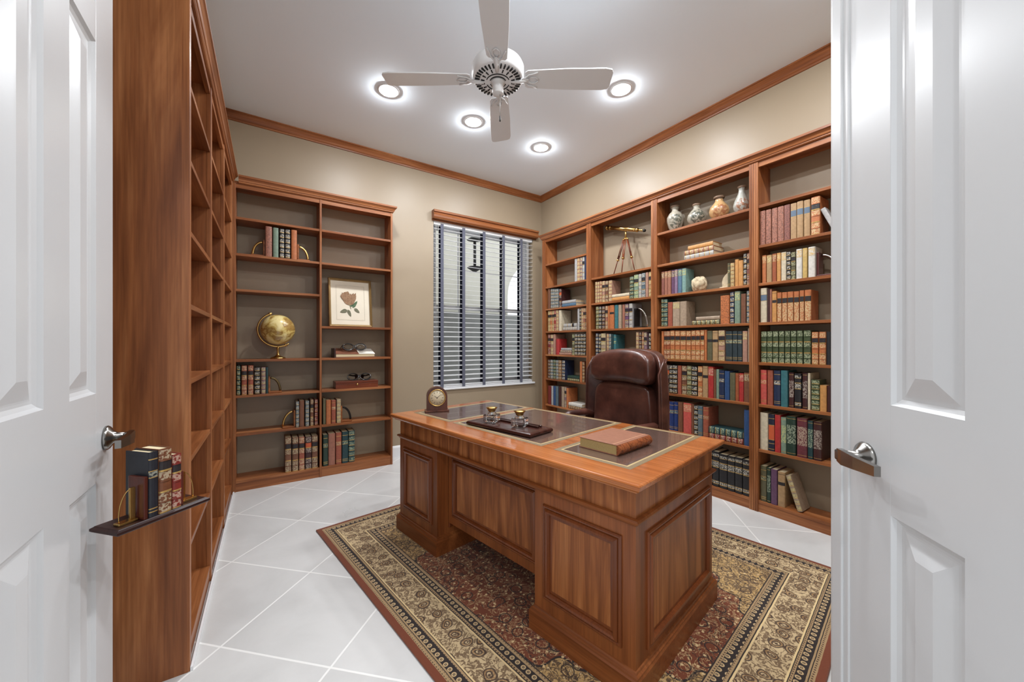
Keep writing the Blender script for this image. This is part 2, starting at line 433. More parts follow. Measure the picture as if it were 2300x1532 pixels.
def ornate(c, gold=(200, 170, 120)):
    """tooled panel: small gilt ornaments over the spine colour"""
    key = 'tooled_'+c
    if key in MATS: return MATS[key]
    q = NT(key); v = q.obj((1, 1, 1))
    n = q.noise(v, 150, 3, .6); w = q.n('ShaderNodeTexVoronoi', {'Vector': v, 'Scale': 130.}).outputs['Distance']
    f = q.n('ShaderNodeMapRange', {0: q.math('ADD', n, q.math('MULTIPLY', w, .35)), 1: .63, 2: .7}).outputs[0]
    g = (168, 162, 150) if c in ('black', 'slate', 'navy', 'ltgrey') else tuple(min(k, 120+b_*.42) for k, b_ in zip(gold, BCOL[c]))
    q.P(Base_Color=q.mix(f, lin(BCOL[c]), lin(g)), Roughness=.45); MATS[key] = q.m; return q.m
def mottled(c):
    key = 'mottled_'+c
    if key in MATS: return MATS[key]
    q = NT(key); n = q.noise(q.obj(), 130, 4, .65)
    q.P(Base_Color=q.ramp(n, [(.36, lin([k*.62 for k in BCOL[c]])), (.5, lin(BCOL[c])), (.66, lin([min(255, k*1.15) for k in BCOL[c]]))]), Roughness=.5); MATS[key] = q.m; return q.m
def segs(st, c):
    b = leather(c); o = ornate(c)
    if st == 'p': return [(0, 1, b, 0)]
    if st == 'r':
        r = [0]; z = []; lab = DARKL if c not in ('dkmaroon', 'black', 'dkgreen', 'navy') else ORL
        e = [.02, .17, .33, .5, .66, .82, .98]
        z.append((0, .02, GILT, 0))
        for i in range(6):
            mat = lab if i == 4 and c not in ('green',) else (o if i in (0, 1, 3, 5) else b)
            z.append((e[i]+(.0 if i == 0 else .012), e[i+1]-(.012 if i < 5 else 0), mat, 0))
            if i < 5: z.append((e[i+1]-.012, e[i+1]+.012, GILT if i % 2 else b, .0022))
        z.append((.98, 1, b, 0)); return z
    if st == 's':
        z = []; n = 6
        for i in range(n):
            a, d = i/n, (i+1)/n
            z += [(a, a+.03, b, .0015), (a+.03, a+.05, GILT, 0), (a+.05, d-.02, o, 0), (d-.02, d, b, 0)]
        return z
    if st == 'l': return [(0, .07, b, 0), (.07, .085, GILT, .0003), (.085, .12, b, 0), (.12, .135, GILT, .0003), (.135, .6, b, 0), (.6, .612, GILT, .0003), (.612, .7, o, 0), (.7, .712, GILT, .0003), (.712, .88, b, 0), (.88, .895, GILT, .0003), (.895, 1, b, 0)]
    if st == 't': return [(0, .72, b, 0), (.72, .73, GILT, .0003), (.73, .94, o, .0003), (.94, .955, GILT, .0003), (.955, 1, b, 0)]
    if st == 'b': 
        if c == 'navyor': return [(0, .05, b, 0), (.05, .065, GILT, .0003), (.065, .2, b, 0), (.2, .215, GILT, .0003), (.215, .3, b, 0), (.3, .315, GILT, .0003), (.315, .7, ORL, .0003), (.7, .715, GILT, .0003), (.715, .88, b, 0), (.88, .895, GILT, .0003), (.895, 1, b, 0)]
        return [(0, .62, b, 0), (.62, .71, DARKL, .0004), (.71, .93, b, 0), (.93, .94, DARKL, .0003), (.94, 1, b, 0)]
    if st == 'g': return [(0, .08, b, 0), (.08, .095, GILT, .0003), (.095, .16, o, 0), (.16, .172, GILT, .0003), (.172, .55, b, 0), (.55, .57, GILT, .0003), (.57, .72, o, 0), (.72, .74, GILT, .0003), (.74, .86, b, 0), (.86, .872, GILT, .0003), (.872, .94, o, 0), (.94, 1, b, 0)]
    if st in ('u', 'u2'):
        L = BLUEL if st == 'u' else DARKL
        return [(0, .62, o if st == 'u2' else b, 0), (.62, .63, GILT, .0003), (.63, .8, L, .0004), (.8, .81, GILT, .0003), (.81, 1, b, 0)]
    if st == 'm': return [(0, .97, mottled(c), 0), (.97, 1, b, 0)]
    if st == 'v': return [(0, .05, b, 0), (.05, .06, GILT, .0003), (.06, .3, b, 0), (.3, .78, o, 0), (.78, .94, b, 0), (.94, .95, GILT, .0003), (.95, 1, b, 0)]
    if st == 'm': return [(0, .97, o, 0), (.97, 1, b, 0)]
def make_book(T, D, H, c, st, pagec=None):
    m = MB(); b = leather(c); tb = min(.0028, T*.14); bl = min(.2*T, .009)
    m.box(0, tb, .006, D, 0, H, b); m.box(T-tb, T, .006, D, 0, H, b)
    for z0, z1, mat, ex in segs(st, c):
        N = 6; poly = [(T/2-T/2*cos(pi*i/N), .007-(bl+ex)*sin(pi*i/N)**.7 if 0 < i < N else .007) for i in range(N+1)]
        m.prism(poly, z0*H, z1*H, mat, smooth=False)
    o = m.build('book')
    MB().box(tb, T-tb, .0075, D-.004, .003, H-.003, pagec or PAGE).build('pages', o)
    return o
ORD = ['first', 'second', 'third', 'fourth', 'fifth', 'sixth', 'seventh', 'eighth', 'ninth', 'tenth', 'eleventh', 'twelfth', 'thirteenth', 'fourteenth', 'fifteenth', 'sixteenth', 'seventeenth', 'eighteenth', 'nineteenth', 'twentieth']
BAY = dict(A='bay nearest the window', B='telescope bay', C='vase bay', D='bay by the right door', E='globe bay', F='framed print bay')
SHN = {(b, i): ORD[i-1] for b in 'ACD' for i in range(1, 9)}
SHN.update({('B', i): ORD[i-2] for i in range(2, 9)})
SHN.update({('E', 2): 'second', ('E', 5): 'fifth', ('E', 6): 'sixth', ('E', 7): 'bottom', ('F', 6): 'sixth', ('F', 7): 'bottom', ('C', 8): 'bottom', ('D', 8): 'bottom'})
def shelfz(b, sh): return BZ[sh] if b in 'EF' else RZ[sh-1]
def casefor(b): return BC if b in 'EF' else RC
BOOKS = [
('A',2,'0.574,0.04,0.272,ltgrey,p 0.615,0.042,0.269,rosetan,s 0.659,0.037,0.266,mauve,s 0.698,0.032,0.265,ltgrey,r 0.731,0.032,0.263,navy,p'),
('A',3,'0.092,0.038,0.25,brown,p 0.14,0.04,0.244,slate,s 0.181,0.035,0.239,slate,s 0.217,0.035,0.235,slate,s 0.254,0.036,0.23,slate,s 0.304,0.04,0.224,dkmaroon,r'),
('A',4,'0.092,0.038,0.254,tan,r 0.131,0.035,0.254,orange,r 0.168,0.034,0.254,tan,r 0.204,0.038,0.257,red,r 0.245,0.043,0.254,rosetan,s 0.298,0.046,0.25,cream,p 0.62,0.029,0.244,ltgrey,p 0.652,0.023,0.245,black,s 0.678,0.031,0.245,rosetan,s 0.71,0.028,0.245,rose,r 0.739,0.025,0.243,brown,r'),
('A',5,'0.09,0.044,0.25,dkred,r 0.139,0.051,0.248,rosetan,r 0.195,0.039,0.25,rosetan,p 0.245,0.059,0.194,brightred,p 0.529,0.039,0.246,olive,r 0.574,0.042,0.246,black,s 0.622,0.041,0.246,black,s 0.668,0.041,0.246,black,s 0.713,0.037,0.244,black,s'),
('A',6,'0.09,0.041,0.235,dkmaroon,s 0.137,0.046,0.236,slate,s 0.188,0.046,0.238,dkgreen,s 0.241,0.043,0.235,slate,s 0.287,0.054,0.236,brown,s 0.352,0.052,0.236,navy,s 0.658,0.032,0.235,orange,p 0.695,0.035,0.231,brown,s'),
('A',7,'0.09,0.059,0.23,dkred,p 0.157,0.033,0.235,ltgrey,p 0.193,0.044,0.236,blue,p 0.241,0.043,0.238,slate,p 0.292,0.049,0.241,dkmaroon,p 0.346,0.045,0.243,greytan,p 0.395,0.033,0.244,mauve,r 0.431,0.033,0.235,orange,p'),
('B',3,'0.892,0.028,0.228,rosetan,s 0.922,0.027,0.227,rosetan,s 0.954,0.035,0.226,rose,s 0.993,0.038,0.223,rosetan,r 1.036,0.037,0.22,brown,r 1.081,0.045,0.217,rosetan,s 1.35,0.046,0.217,dkgreen,s 1.4,0.05,0.227,sage,r 1.453,0.031,0.228,ltgrey,s 1.487,0.041,0.231,slate,r 1.532,0.03,0.231,rosetan,p 1.565,0.028,0.231,tan,r'),
('B',4,'0.901,0.04,0.245,olive,s 0.946,0.034,0.244,black,s 0.989,0.038,0.242,dkmaroon,s 1.036,0.033,0.241,rose,r 1.072,0.022,0.24,orange,p 1.097,0.057,0.241,orange,b 1.162,0.043,0.239,teal,p 1.209,0.039,0.238,greytan,p 1.259,0.03,0.237,rose,p 1.294,0.041,0.237,purple,r 1.342,0.04,0.238,ltgrey,r'),
('B',5,'0.901,0.035,0.246,navy,s 0.941,0.031,0.244,black,s 0.976,0.063,0.244,greytan,r 1.056,0.028,0.238,rosetan,s 1.085,0.029,0.236,slate,s 1.118,0.026,0.234,dkteal,p 1.146,0.032,0.228,teal,l 1.424,0.032,0.246,rosetan,s 1.462,0.025,0.246,dkmaroon,s 1.489,0.022,0.246,rose,s 1.513,0.032,0.242,mauve,r 1.568,0.024,0.234,black,s'),
('C',3,'1.699,0.029,0.21,dkrose,t 1.73,0.029,0.209,rose,t 1.762,0.033,0.208,rose,t 1.798,0.027,0.208,purple,t 1.827,0.03,0.209,lilac,t 1.86,0.037,0.207,steel,t 1.899,0.036,0.206,ltteal,t 2.278,0.018,0.186,olive,l 2.298,0.029,0.183,tan,s 2.331,0.026,0.205,gold,p 2.358,0.031,0.191,gold,p 2.391,0.022,0.238,black,s 2.416,0.019,0.235,dkrose,r'),
('C',4,'1.699,0.025,0.248,dkgreen,s 1.726,0.035,0.244,dkteal,s 1.763,0.045,0.213,terra,p 1.811,0.066,0.211,greytan,t 1.879,0.06,0.209,greytan,p 2.223,0.068,0.222,orange,m 2.295,0.029,0.244,navy,s 2.329,0.04,0.244,sage,t 2.374,0.035,0.221,brown,p 2.414,0.021,0.239,slate,s'),
('C',5,'1.7,0.023,0.248,orange,p 1.725,0.024,0.248,dkorange,r 1.751,0.036,0.248,dkorange,r 1.789,0.042,0.25,orange,r 1.834,0.045,0.248,orange,r 1.882,0.052,0.246,orange,r 1.937,0.041,0.244,orange,r 1.982,0.037,0.246,orange,r 2.021,0.038,0.246,orange,r 2.061,0.031,0.248,orange,r 2.094,0.019,0.248,orange,p 2.117,0.042,0.24,olive,b 2.161,0.044,0.238,tan,b 2.208,0.049,0.24,rosetan,r 2.263,0.05,0.232,dkslate,l 2.315,0.034,0.232,dkslate,l 2.35,0.032,0.23,dkslate,l 2.386,0.034,0.23,rosetan,t 2.422,0.014,0.25,greytan,p'),
('C',6,'1.7,0.036,0.253,brown,r 1.739,0.037,0.25,dkmaroon,r 1.78,0.03,0.248,black,s 1.812,0.042,0.25,black,s 1.858,0.035,0.248,terra,p 1.898,0.044,0.248,brown,r 1.944,0.04,0.251,olive,s 1.986,0.047,0.247,black,s 2.039,0.038,0.25,orange,r 2.08,0.044,0.254,tan,b 2.126,0.043,0.251,brightred,t 2.17,0.018,0.232,brown,p 2.19,0.022,0.234,sage,p 2.213,0.04,0.227,navy,l 2.255,0.037,0.224,blue,p 2.294,0.04,0.213,olive,p 2.335,0.025,0.211,dkorange,p 2.361,0.032,0.213,brightred,t 2.395,0.04,0.22,brown,t'),
('C',7,'1.705,0.034,0.245,dkred,p 1.742,0.035,0.25,terra,p 1.78,0.043,0.248,royal,l 1.825,0.036,0.253,royal,l 1.863,0.043,0.255,brown,p 1.91,0.072,0.255,coral,t 1.984,0.02,0.254,brown,p 2.006,0.033,0.247,black,s 2.041,0.038,0.246,slate,l 2.082,0.046,0.244,terra,l 2.395,0.041,0.266,blue,p'),
('C',8,'2.052,0.054,0.278,black,g 2.108,0.054,0.278,black,g 2.163,0.049,0.277,black,g 2.214,0.062,0.268,black,g 2.278,0.053,0.269,black,g 2.333,0.053,0.272,black,g 2.388,0.048,0.269,black,g'),
('D',2,'2.505,0.035,0.245,rose,m 2.542,0.035,0.244,rose,m 2.58,0.035,0.244,rose,m 2.616,0.038,0.244,rose,m 2.656,0.035,0.243,dkrose,m 2.693,0.035,0.242,tan,u 2.73,0.036,0.244,tan,u 2.768,0.035,0.242,tan,u 2.808,0.049,0.246,orange,r'),
('D',3,'2.517,0.027,0.198,orange,t 2.547,0.033,0.194,tan,t 2.583,0.026,0.197,dkorange,t 2.611,0.024,0.198,gold,t 2.637,0.03,0.197,cream,t 2.669,0.024,0.195,black,s 2.695,0.026,0.187,olive,r 2.725,0.034,0.2,white,t 2.762,0.025,0.199,yellow,t 2.792,0.038,0.2,white,t'),
('D',4,'2.508,0.042,0.246,cream,u 2.552,0.015,0.238,dkmaroon,p 2.568,0.012,0.234,rose,p 2.582,0.028,0.216,gold,b 2.613,0.027,0.203,orange,u2 2.643,0.031,0.202,orange,u2 2.676,0.034,0.202,orange,u2 2.713,0.03,0.2,orange,u2 2.746,0.024,0.203,orange,u2 2.773,0.036,0.203,orange,u2'),
('D',5,'2.511,0.037,0.224,green,r 2.551,0.033,0.224,green,r 2.586,0.035,0.224,green,r 2.624,0.032,0.224,green,r 2.66,0.031,0.224,green,r 2.694,0.032,0.224,green,r 2.729,0.033,0.224,green,r 2.767,0.04,0.224,green,r 2.812,0.035,0.212,orange,r 2.851,0.036,0.212,orange,r 2.888,0.022,0.212,black,p'),
('D',6,'2.508,0.04,0.248,coral,l 2.552,0.036,0.248,terra,p 2.592,0.042,0.249,navy,l 2.636,0.042,0.252,teal,p 2.683,0.03,0.239,dkmaroon,v 2.716,0.039,0.236,black,g 2.76,0.028,0.242,dkmaroon,v 2.79,0.014,0.243,cream,p 2.809,0.044,0.201,green,s 2.855,0.035,0.169,gold,p 2.892,0.02,0.168,dkmaroon,p'),
('D',7,'2.505,0.052,0.264,cream,p 2.559,0.039,0.26,navyor,b 2.599,0.036,0.262,brightred,p 2.636,0.032,0.25,sage,v 2.67,0.055,0.264,dkgreen,v 2.73,0.058,0.262,maroon,v 2.79,0.028,0.252,dkteal,v 2.82,0.046,0.253,dkmaroon,v'),
('D',8,'2.507,0.039,0.254,olive,l 2.549,0.024,0.25,dkgreen,v 2.575,0.039,0.248,purple,p 2.617,0.044,0.242,tan,b'),
('E',2,'0.223,0.049,0.258,rose,m 0.278,0.041,0.256,sage,p 0.327,0.035,0.255,black,s 0.368,0.038,0.257,black,s 0.413,0.045,0.26,orange,p'),
('E',5,'0.026,0.025,0.246,dkgreen,s 0.058,0.037,0.245,terra,r 0.102,0.038,0.245,terra,r 0.147,0.038,0.228,black,s 0.193,0.032,0.226,mauve,s 0.227,0.016,0.226,dkteal,p'),
('E',6,'0.449,0.025,0.228,slate,s 0.476,0.039,0.236,brown,p 0.523,0.03,0.229,slate,s 0.562,0.027,0.238,brown,r 0.597,0.027,0.235,dkred,s'),
('F',6,'0.665,0.023,0.237,olive,p 0.691,0.041,0.222,orange,p 0.736,0.037,0.218,terra,l 0.78,0.037,0.223,greytan,s'),
('E',7,'0.367,0.048,0.305,brown,r 0.421,0.047,0.297,brown,r 0.473,0.044,0.294,terra,r 0.523,0.049,0.291,dkmaroon,r 0.575,0.048,0.292,brown,r'),
('F',7,'0.666,0.041,0.288,dkgreen,l 0.71,0.058,0.293,rose,p 0.773,0.049,0.294,terra,l 0.827,0.054,0.295,dkteal,l 0.885,0.055,0.295,dkteal,s'),
]
for bay, sh, rows in BOOKS:
    case = casefor(bay); z = shelfz(bay, sh)
    above = min([a for a in (list(BZ.values()) if bay in 'EF' else RZ[1 if bay == 'B' else 0:])+[TOP] if a > z+.1])-z-.027
    for i, r in enumerate(rows.split()):
        s, T, H, c, st = r.split(','); s, T, H = float(s), float(T), min(float(H), above)
        D = min(.165, H*.62+.01)*random.uniform(.92, 1)
        o = make_book(T-.0012, D, H, c, st)
        o.location = case.w(s+.0006, .013+random.uniform(0, .004), z+.0004); o.rotation_euler = (0, 0, case.a)
        cn = CNAME.get(c, c)
        tag(o, f"{cn} {SNAME[st]} book, {ORD[i]} from left on {SHN[(bay, sh)]} shelf, {BAY[bay]}", 'book', f"upright books on the {SHN[(bay, sh)]} shelf of the {BAY[bay]}")
def flat(bay, sh, s0, length, T, zoff, c, st, label, D=.14, dep=.014, tw_=0.):
    case = casefor(bay); o = make_book(T, D, length, c, st)
    o.location = case.w(s0, dep, shelfz(bay, sh)+zoff+T+.0006); o.rotation_euler = Euler((0, pi/2, case.a+tw_), 'XYZ')
    return tag(o, label, 'book', f"books lying flat on the {SHN[(bay, sh)]} shelf of the {BAY[bay]}")
flat('A', 3, .362, .235, .036, 0, 'steel', 'p', 'pale blue-grey book lying under a grey one, third shelf, bay nearest the window')
flat('A', 3, .362, .232, .036, .037, 'ltgrey', 'p', 'light grey book lying on a blue-grey one, third shelf, bay nearest the window')
flat('A', 4, .375, .238, .04, 0, 'ltgrey', 's', 'lower of two pale grey books lying on fourth shelf, bay nearest the window')
flat('A', 4, .38, .232, .04, .041, 'ltgrey', 'r', 'upper of two pale grey books lying on fourth shelf, bay nearest the window')
flat('A', 5, .31, .212, .028, 0, 'rosetan', 'p', 'bottom of three pinkish books lying on fifth shelf, bay nearest the window')
flat('A', 5, .325, .198, .026, .029, 'mauve', 's', 'middle of three pinkish books lying on fifth shelf, bay nearest the window')
flat('A', 5, .34, .184, .026, .056, 'ltgrey', 'p', 'top of three pinkish books lying on fifth shelf, bay nearest the window', .125)
flat('A', 6, .455, .198, .03, 0, 'olive', 's', 'banded lower book lying on sixth shelf, bay nearest the window')
flat('A', 6, .455, .198, .03, .031, 'dkgreen', 'p', 'dark green book lying atop a banded one, sixth shelf, bay nearest the window')
flat('A', 7, .472, .22, .036, 0, 'brown', 's', 'brown banded lower book lying on seventh shelf, bay nearest the window')
flat('A', 7, .475, .22, .034, .037, 'white', 'p', 'white book lying atop a brown one, seventh shelf, bay nearest the window')
flat('B', 3, 1.13, .215, .034, 0, 'gold', 'p', 'golden tan lower book lying on second shelf of telescope bay')
flat('B', 3, 1.13, .215, .03, .035, 'cream', 'p', 'cream upper book lying on second shelf of telescope bay')
flat('C', 2, 1.925, .245, .038, 0, 'ltgrey', 's', 'pale grey banded book at bottom of the stack below the vases', .16)
flat('C', 2, 1.925, .245, .038, .039, 'rose', 's', 'rose banded book in middle of the stack below the vases', .165)
flat('C', 2, 1.955, .21, .034, .078, 'gold', 'p', 'tan book on top of the stack below the vases', .15)
flat('C', 4, 1.99, .228, .036, 0, 'olive', 's', 'green and cream banded book lying on fourth shelf of vase bay')
flat('C', 4, 2.025, .194, .03, .037, 'greytan', 'p', 'cream tan book lying on top of a banded one, fourth shelf, vase bay')
flat('C', 7, 2.134, .258, .042, 0, 'dkred', 's', 'dark red book lying under a dark green one, seventh shelf, vase bay')
flat('C', 7, 2.134, .252, .052, .043, 'dkteal', 's', 'dark green book lying on a dark red one, seventh shelf, vase bay')
# two leaning books
def lean(s, z, T, H, c, st, ang, label):
    o = make_book(T, .13, H, c, st); o.location = RC.w(s, .02, z+.0005); o.rotation_euler = Euler((0, ang, RC.a), 'XYZ'); return tag(o, label, 'book')
lean(2.922, RZ[1], .026, .17, 'ltgrey', 'p', -.4, 'small white book leaning left on second shelf beside the tall orange book')
lean(2.732, RZ[7], .03, .235, 'greytan', 's', -.3, 'brown and grey book leaning against the tan one on the bottom shelf')

BRASS = plain('aged_brass', (196, 160, 98), .26, 1., var=.12)
STEEL = plain('polished_steel', (206, 202, 196), .2, 1., var=.05)
def bookend(case, s, z, sg, label, h=.15, metal=BRASS, woodm=None, group=None, r=None):
    """base plate, upright block and a ring arc; sg = side the arc stands on"""
    wm = woodm or dw('x'); t = thing('bookend', label, 'bookend', case.w(s, .03, z+.0006), case.a, group)
    L = .1; r = r or h*.62
    MB().box(0 if sg > 0 else -L, L if sg > 0 else 0, 0, .09, 0, .012, wm, bev=.004).build('base', t)
    MB().box(0 if sg > 0 else -.014, .014 if sg > 0 else 0, .005, .085, .0125, h*.95, wm, bev=.003).build('upright', t)
    pts = [(sg*(.016+r*.78*sin(a)), .045, .0125+r*1.25*cos(a)) for a in [pi/2*i/12 for i in range(13)]]
    MB().tube(pts, .0042, metal, 8, flat=2.2).build('arc', t)
    return t
bookend(BC, .222, BZ[2], -1, 'brass arc bookend left of five books on second shelf, globe bay', group='brass arc bookends')
bookend(BC, .4605, BZ[2], 1, 'brass arc bookend right of five books on second shelf, globe bay', group='brass arc bookends')
bookend(BC, .2445, BZ[5], 1, 'arc bookend right of six books on fifth shelf, below the globe', metal=plain('dull_bronze', (112, 96, 66), .4, .9), group='brass arc bookends')
bookend(BC, .448, BZ[6], -1, 'brass arc bookend left of five books on sixth shelf, globe bay', .16, group='brass arc bookends')
bookend(BC, .818, BZ[6], 1, 'dark arc bookend right of four books under the brown box', .16, plain('black_iron', (44, 40, 38), .35, .6), group='brass arc bookends')
bookend(RC, 1.384, RZ[3], 1, 'silver arc bookend right of the books on third shelf, telescope bay', .2, STEEL, plain('black_lacquer', (26, 24, 24), .3, coat=.4), r=.14)
bookend(RC, 2.8315, RZ[2], 1, 'dark red bookend with silver arc beside the white books, right bookcase', .17, STEEL, plain('oxblood_lacquer', (80, 34, 30), .35, coat=.3))
# pale stone bookend and rock
STONE = plain('pale_stone', (188, 170, 140), .8, var=.2, vs=40)
t = thing('bookend', 'pale cream stone bookend with rounded shoulder, third shelf of vase bay', 'bookend', RC.w(2.276, .03, RZ[2]+.0006), RC.a)
MB().box(-.066, 0, 0, .09, 0, .01, STONE, bev=.003).build('base', t)
b = bmesh.new(); pr = [(0, .0105), (-.048, .0105), (-.05, .05), (-.042, .08), (-.026, .1), (-.008, .115), (-.004, .135), (0, .14)]
vs = [(x, y, z) for y in (.008, .082) for x, z in pr]; k = len(pr)
MB().add(vs, [(j, (j+1) % k, k+(j+1) % k, k+j) for j in range(k)]+[tuple(range(k)), tuple(range(k, 2*k))[::-1]], STONE).build('block', t)
b.free()
b = bmesh.new(); bmesh.ops.create_icosphere(b, subdivisions=4, radius=1)
rnd = random.Random(4); dirs = [Vector((rnd.uniform(-1, 1), rnd.uniform(-1, 1), rnd.uniform(-.6, 1))).normalized() for _ in range(26)]
for v in b.verts:
    n_ = v.co.normalized(); r_ = 1+.34*max(max(n_.dot(d) for d in dirs)-.88, 0)*8*.55+.08*sin(9*n_.x+4*n_.z)*cos(11*n_.y)
    v.co = Vector((n_.x*.056*r_, n_.y*.045*r_, max(n_.z, -.82)*.062*r_))
zmin = min(v.co.z for v in b.verts)
for v in b.verts: v.co.z -= zmin
o = MB().bm(b, STONE, smooth=False).build('mineral_specimen', None, RC.w(2.022, .07, RZ[2]+.0005), (0, 0, RC.a)); tag(o, 'knobbly cream rock specimen on third shelf of the vase bay', 'rock')

# vases
def vase_mat(name, base, dark, cz_, up=True):
    q = NT(name); v = q.obj(rnd=False); n = q.noise(v, 26, 6, .65, 1.); n2 = q.noise(v, 90, 3)
    c = q.ramp(q.math('ADD', q.math('MULTIPLY', n, .7), q.math('MULTIPLY', n2, .3)), [(.36, lin([k*.86 for k in base])), (.6, lin(base))])
    sp_ = q.n('ShaderNodeSeparateXYZ', {0: v})
    dx = q.math('ADD', sp_.outputs[0], .05); dy = q.math('ADD', sp_.outputs[1], .04); dz = q.math('SUBTRACT', sp_.outputs[2], cz_)
    d = q.math('SQRT', q.math('ADD', q.math('ADD', q.math('MULTIPLY', dx, dx), q.math('MULTIPLY', dy, dy)), q.math('MULTIPLY', q.math('MULTIPLY', dz, dz), .7)))
    pat = q.math('MULTIPLY', q.n('ShaderNodeMapRange', {0: d, 1: .064, 2: .05}).outputs[0], q.n('ShaderNodeMapRange', {0: q.noise(v, 58, 4, .6), 1: .44, 2: .54}).outputs[0])
    q.P(Base_Color=q.mix(pat, c, lin(dark)), Roughness=.32, Coat_Weight=.2); return q.m
V = [
 (1.783, 'tall shouldered grey-white vase with dark floral design, leftmost on vase shelf', (166, 158, 142), (84, 84, 72), .08, [(0, 0), (.036, 0), (.04, .006), (.058, .05), (.069, .1), (.068, .13), (.05, .165), (.03, .182), (.026, .2), (.036, .222), (.038, .23), (.033, .23), (.02, .205), (0, .205)]),
 (1.982, 'squat round grey-white vase with medallion design, second from left on vase shelf', (164, 157, 141), (74, 76, 66), .07, [(0, 0), (.034, 0), (.04, .005), (.066, .04), (.074, .068), (.068, .098), (.046, .128), (.026, .15), (.023, .162), (.029, .178), (.031, .186), (.027, .186), (.017, .165), (0, .165)]),
 (2.172, 'round honey-coloured vase with flared lip, third on the vase shelf', (194, 154, 106), (150, 98, 66), .05, [(0, 0), (.034, 0), (.04, .005), (.068, .045), (.074, .075), (.066, .105), (.044, .132), (.03, .152), (.028, .17), (.034, .182), (.04, .188), (.036, .19), (.022, .17), (0, .17)]),
 (2.343, 'slim pear-shaped white vase with brown floral base, rightmost on vase shelf', (170, 170, 160), (140, 94, 66), .05, [(0, 0), (.03, 0), (.036, .005), (.054, .042), (.058, .068), (.05, .1), (.034, .135), (.022, .17), (.02, .19), (.028, .208), (.03, .213), (.026, .213), (.016, .19), (0, .19)])]
for i, (s, lb, cb, cd, cz_, pr) in enumerate(V):
    o = MB().lathe(pr[:-3], vase_mat('vase_glaze_%d' % i, cb, cd, cz_), 40).build('vase', None, RC.w(s, .1, RZ[0]+.0005)); tag(o, lb, 'vase', 'vases on the top shelf of the vase bay')
    rim = pr[-4]; MB().lathe([(rim[0]-.002, rim[1]-.012), (rim[0]+.0015, rim[1]-.004), (rim[0]+.001, rim[1]+.002), (rim[0]-.005, rim[1]+.002), (rim[0]-.008, rim[1]-.01), (rim[0]-.014, rim[1]-.03)], plain('vase_rim_glaze', (120, 96, 76), .4), 40).build('rim', o)

# telescope on its tripod
t = thing('telescope', 'small brass telescope on a wooden tripod, second shelf of right bookcase', 'telescope', RC.w(1.235, .1, RZ[1]+.0006), RC.a)
hub = Vector((.0, 0, .40))
tu = Vector((.27, 0, -.085)).normalized()
def along(d): return hub+Vector((0, 0, .055))+tu*d
m = MB(); m.tube([along(-.25), along(.13)], [.021, .0185], BRASS, 24); m.tube([along(-.262), along(-.245)], .0245, BRASS, 24); m.tube([along(-.21), along(-.2)], .0225, BRASS, 24); m.build('main_tube', t)
MB().tube([along(.131), along(.155)], .0205, BRASS, 20).build('collar', t)
MB().tube([along(.156), along(.22)], .011, BRASS, 16).build('draw_tube', t)
MB().tube([along(.221), along(.228), along(.245)], [.013, .016, .012], plain('black_eyepiece', (28, 24, 22), .4), 16).build('eyepiece', t)
MB().tube([hub-Vector((0, 0, .04)), hub+Vector((0, 0, .01)), hub+Vector((0, 0, .034))], [.012, .009, .007], BRASS, 12).lathe([(0, 0), (.022, 0), (.022, .01), (0, .01)], BRASS, 20, Matrix.Translation(hub-Vector((0, 0, .05)))).build('mount', t)
TP = wood('tripod_wood', [(70, 32, 18), (112, 56, 34), (140, 78, 50)], 'z', .3)
for fx, fy in ((-.132, -.03), (.135, -.03), (.012, -.075)):
    a = Vector((fx*.16, fy*.25+.005, .352)); b_ = Vector((fx, fy, .004)); p = a.lerp(b_, .58)
    m = MB(); off = Vector((.009, 0, 0)) if abs(fx) < .05 else Vector((0, .009, 0))
    m.tube([a+off, p+off], .005, TP, 8).tube([a-off, p-off], .005, TP, 8).tube([a.lerp(b_, .45), b_], [.006, .0045], TP, 8); lg = m.build('leg', t)
    MB().tube([a.lerp(b_, .56), a.lerp(b_, .6)], .0145, BRASS, 12).tube([a-(b_-a)*.02, a.lerp(b_, .03)], .012, BRASS, 12).build('clamp', lg)

# globe
t = thing('globe', 'gold and olive desk globe on a brass stand in the left bookcase', 'globe', BC.w(.317, .088, BZ[4]+.0006), 0)
q = NT('globe_map'); v = q.obj(rnd=False); n = q.noise(v, 8, 7, .6, .8)
land = q.ramp(n, [(.42, lin((232, 214, 152))), (.49, lin((204, 176, 100))), (.53, lin((150, 112, 58))), (.62, lin((206, 180, 112)))])
q.P(Base_Color=land, Roughness=.26, Metallic=.0, Coat_Weight=.5)
c0 = Vector((0, 0, .255)); R = .132; tilt = radians(-23.5)
Mg = Matrix.Translation(c0) @ Matrix.Rotation(tilt, 4, 'Y')
pr = [(R*sin(pi*i/24), -R*cos(pi*i/24)) for i in range(25)]
MB().lathe(pr, q.m, 48, Mg).build('ball', t)
ra = R+.017; arcp = [(ra*cos(a), 0, ra*sin(a)) for a in [radians(90+ -0 + 184*i/28) for i in range(-1, 30)]]
MB().tube([Mg @ Vector(p) for p in arcp], .0055, BRASS, 10, flat=1.5).build('meridian_arm', t)
for sg in (1, -1):
    MB().tube([Mg @ Vector((0, 0, sg*(R-.001))), Mg @ Vector((0, 0, sg*(ra+.012)))], [.004, .008], BRASS, 12).build('pivot', t)
MB().lathe([(0, 0), (.058, 0), (.06, .005), (.054, .012), (.03, .02), (.016, .03), (.01, .042), (.009, .08), (.012, .1), (.008, .106), (0, .106)], BRASS, 36).build('stand', t)

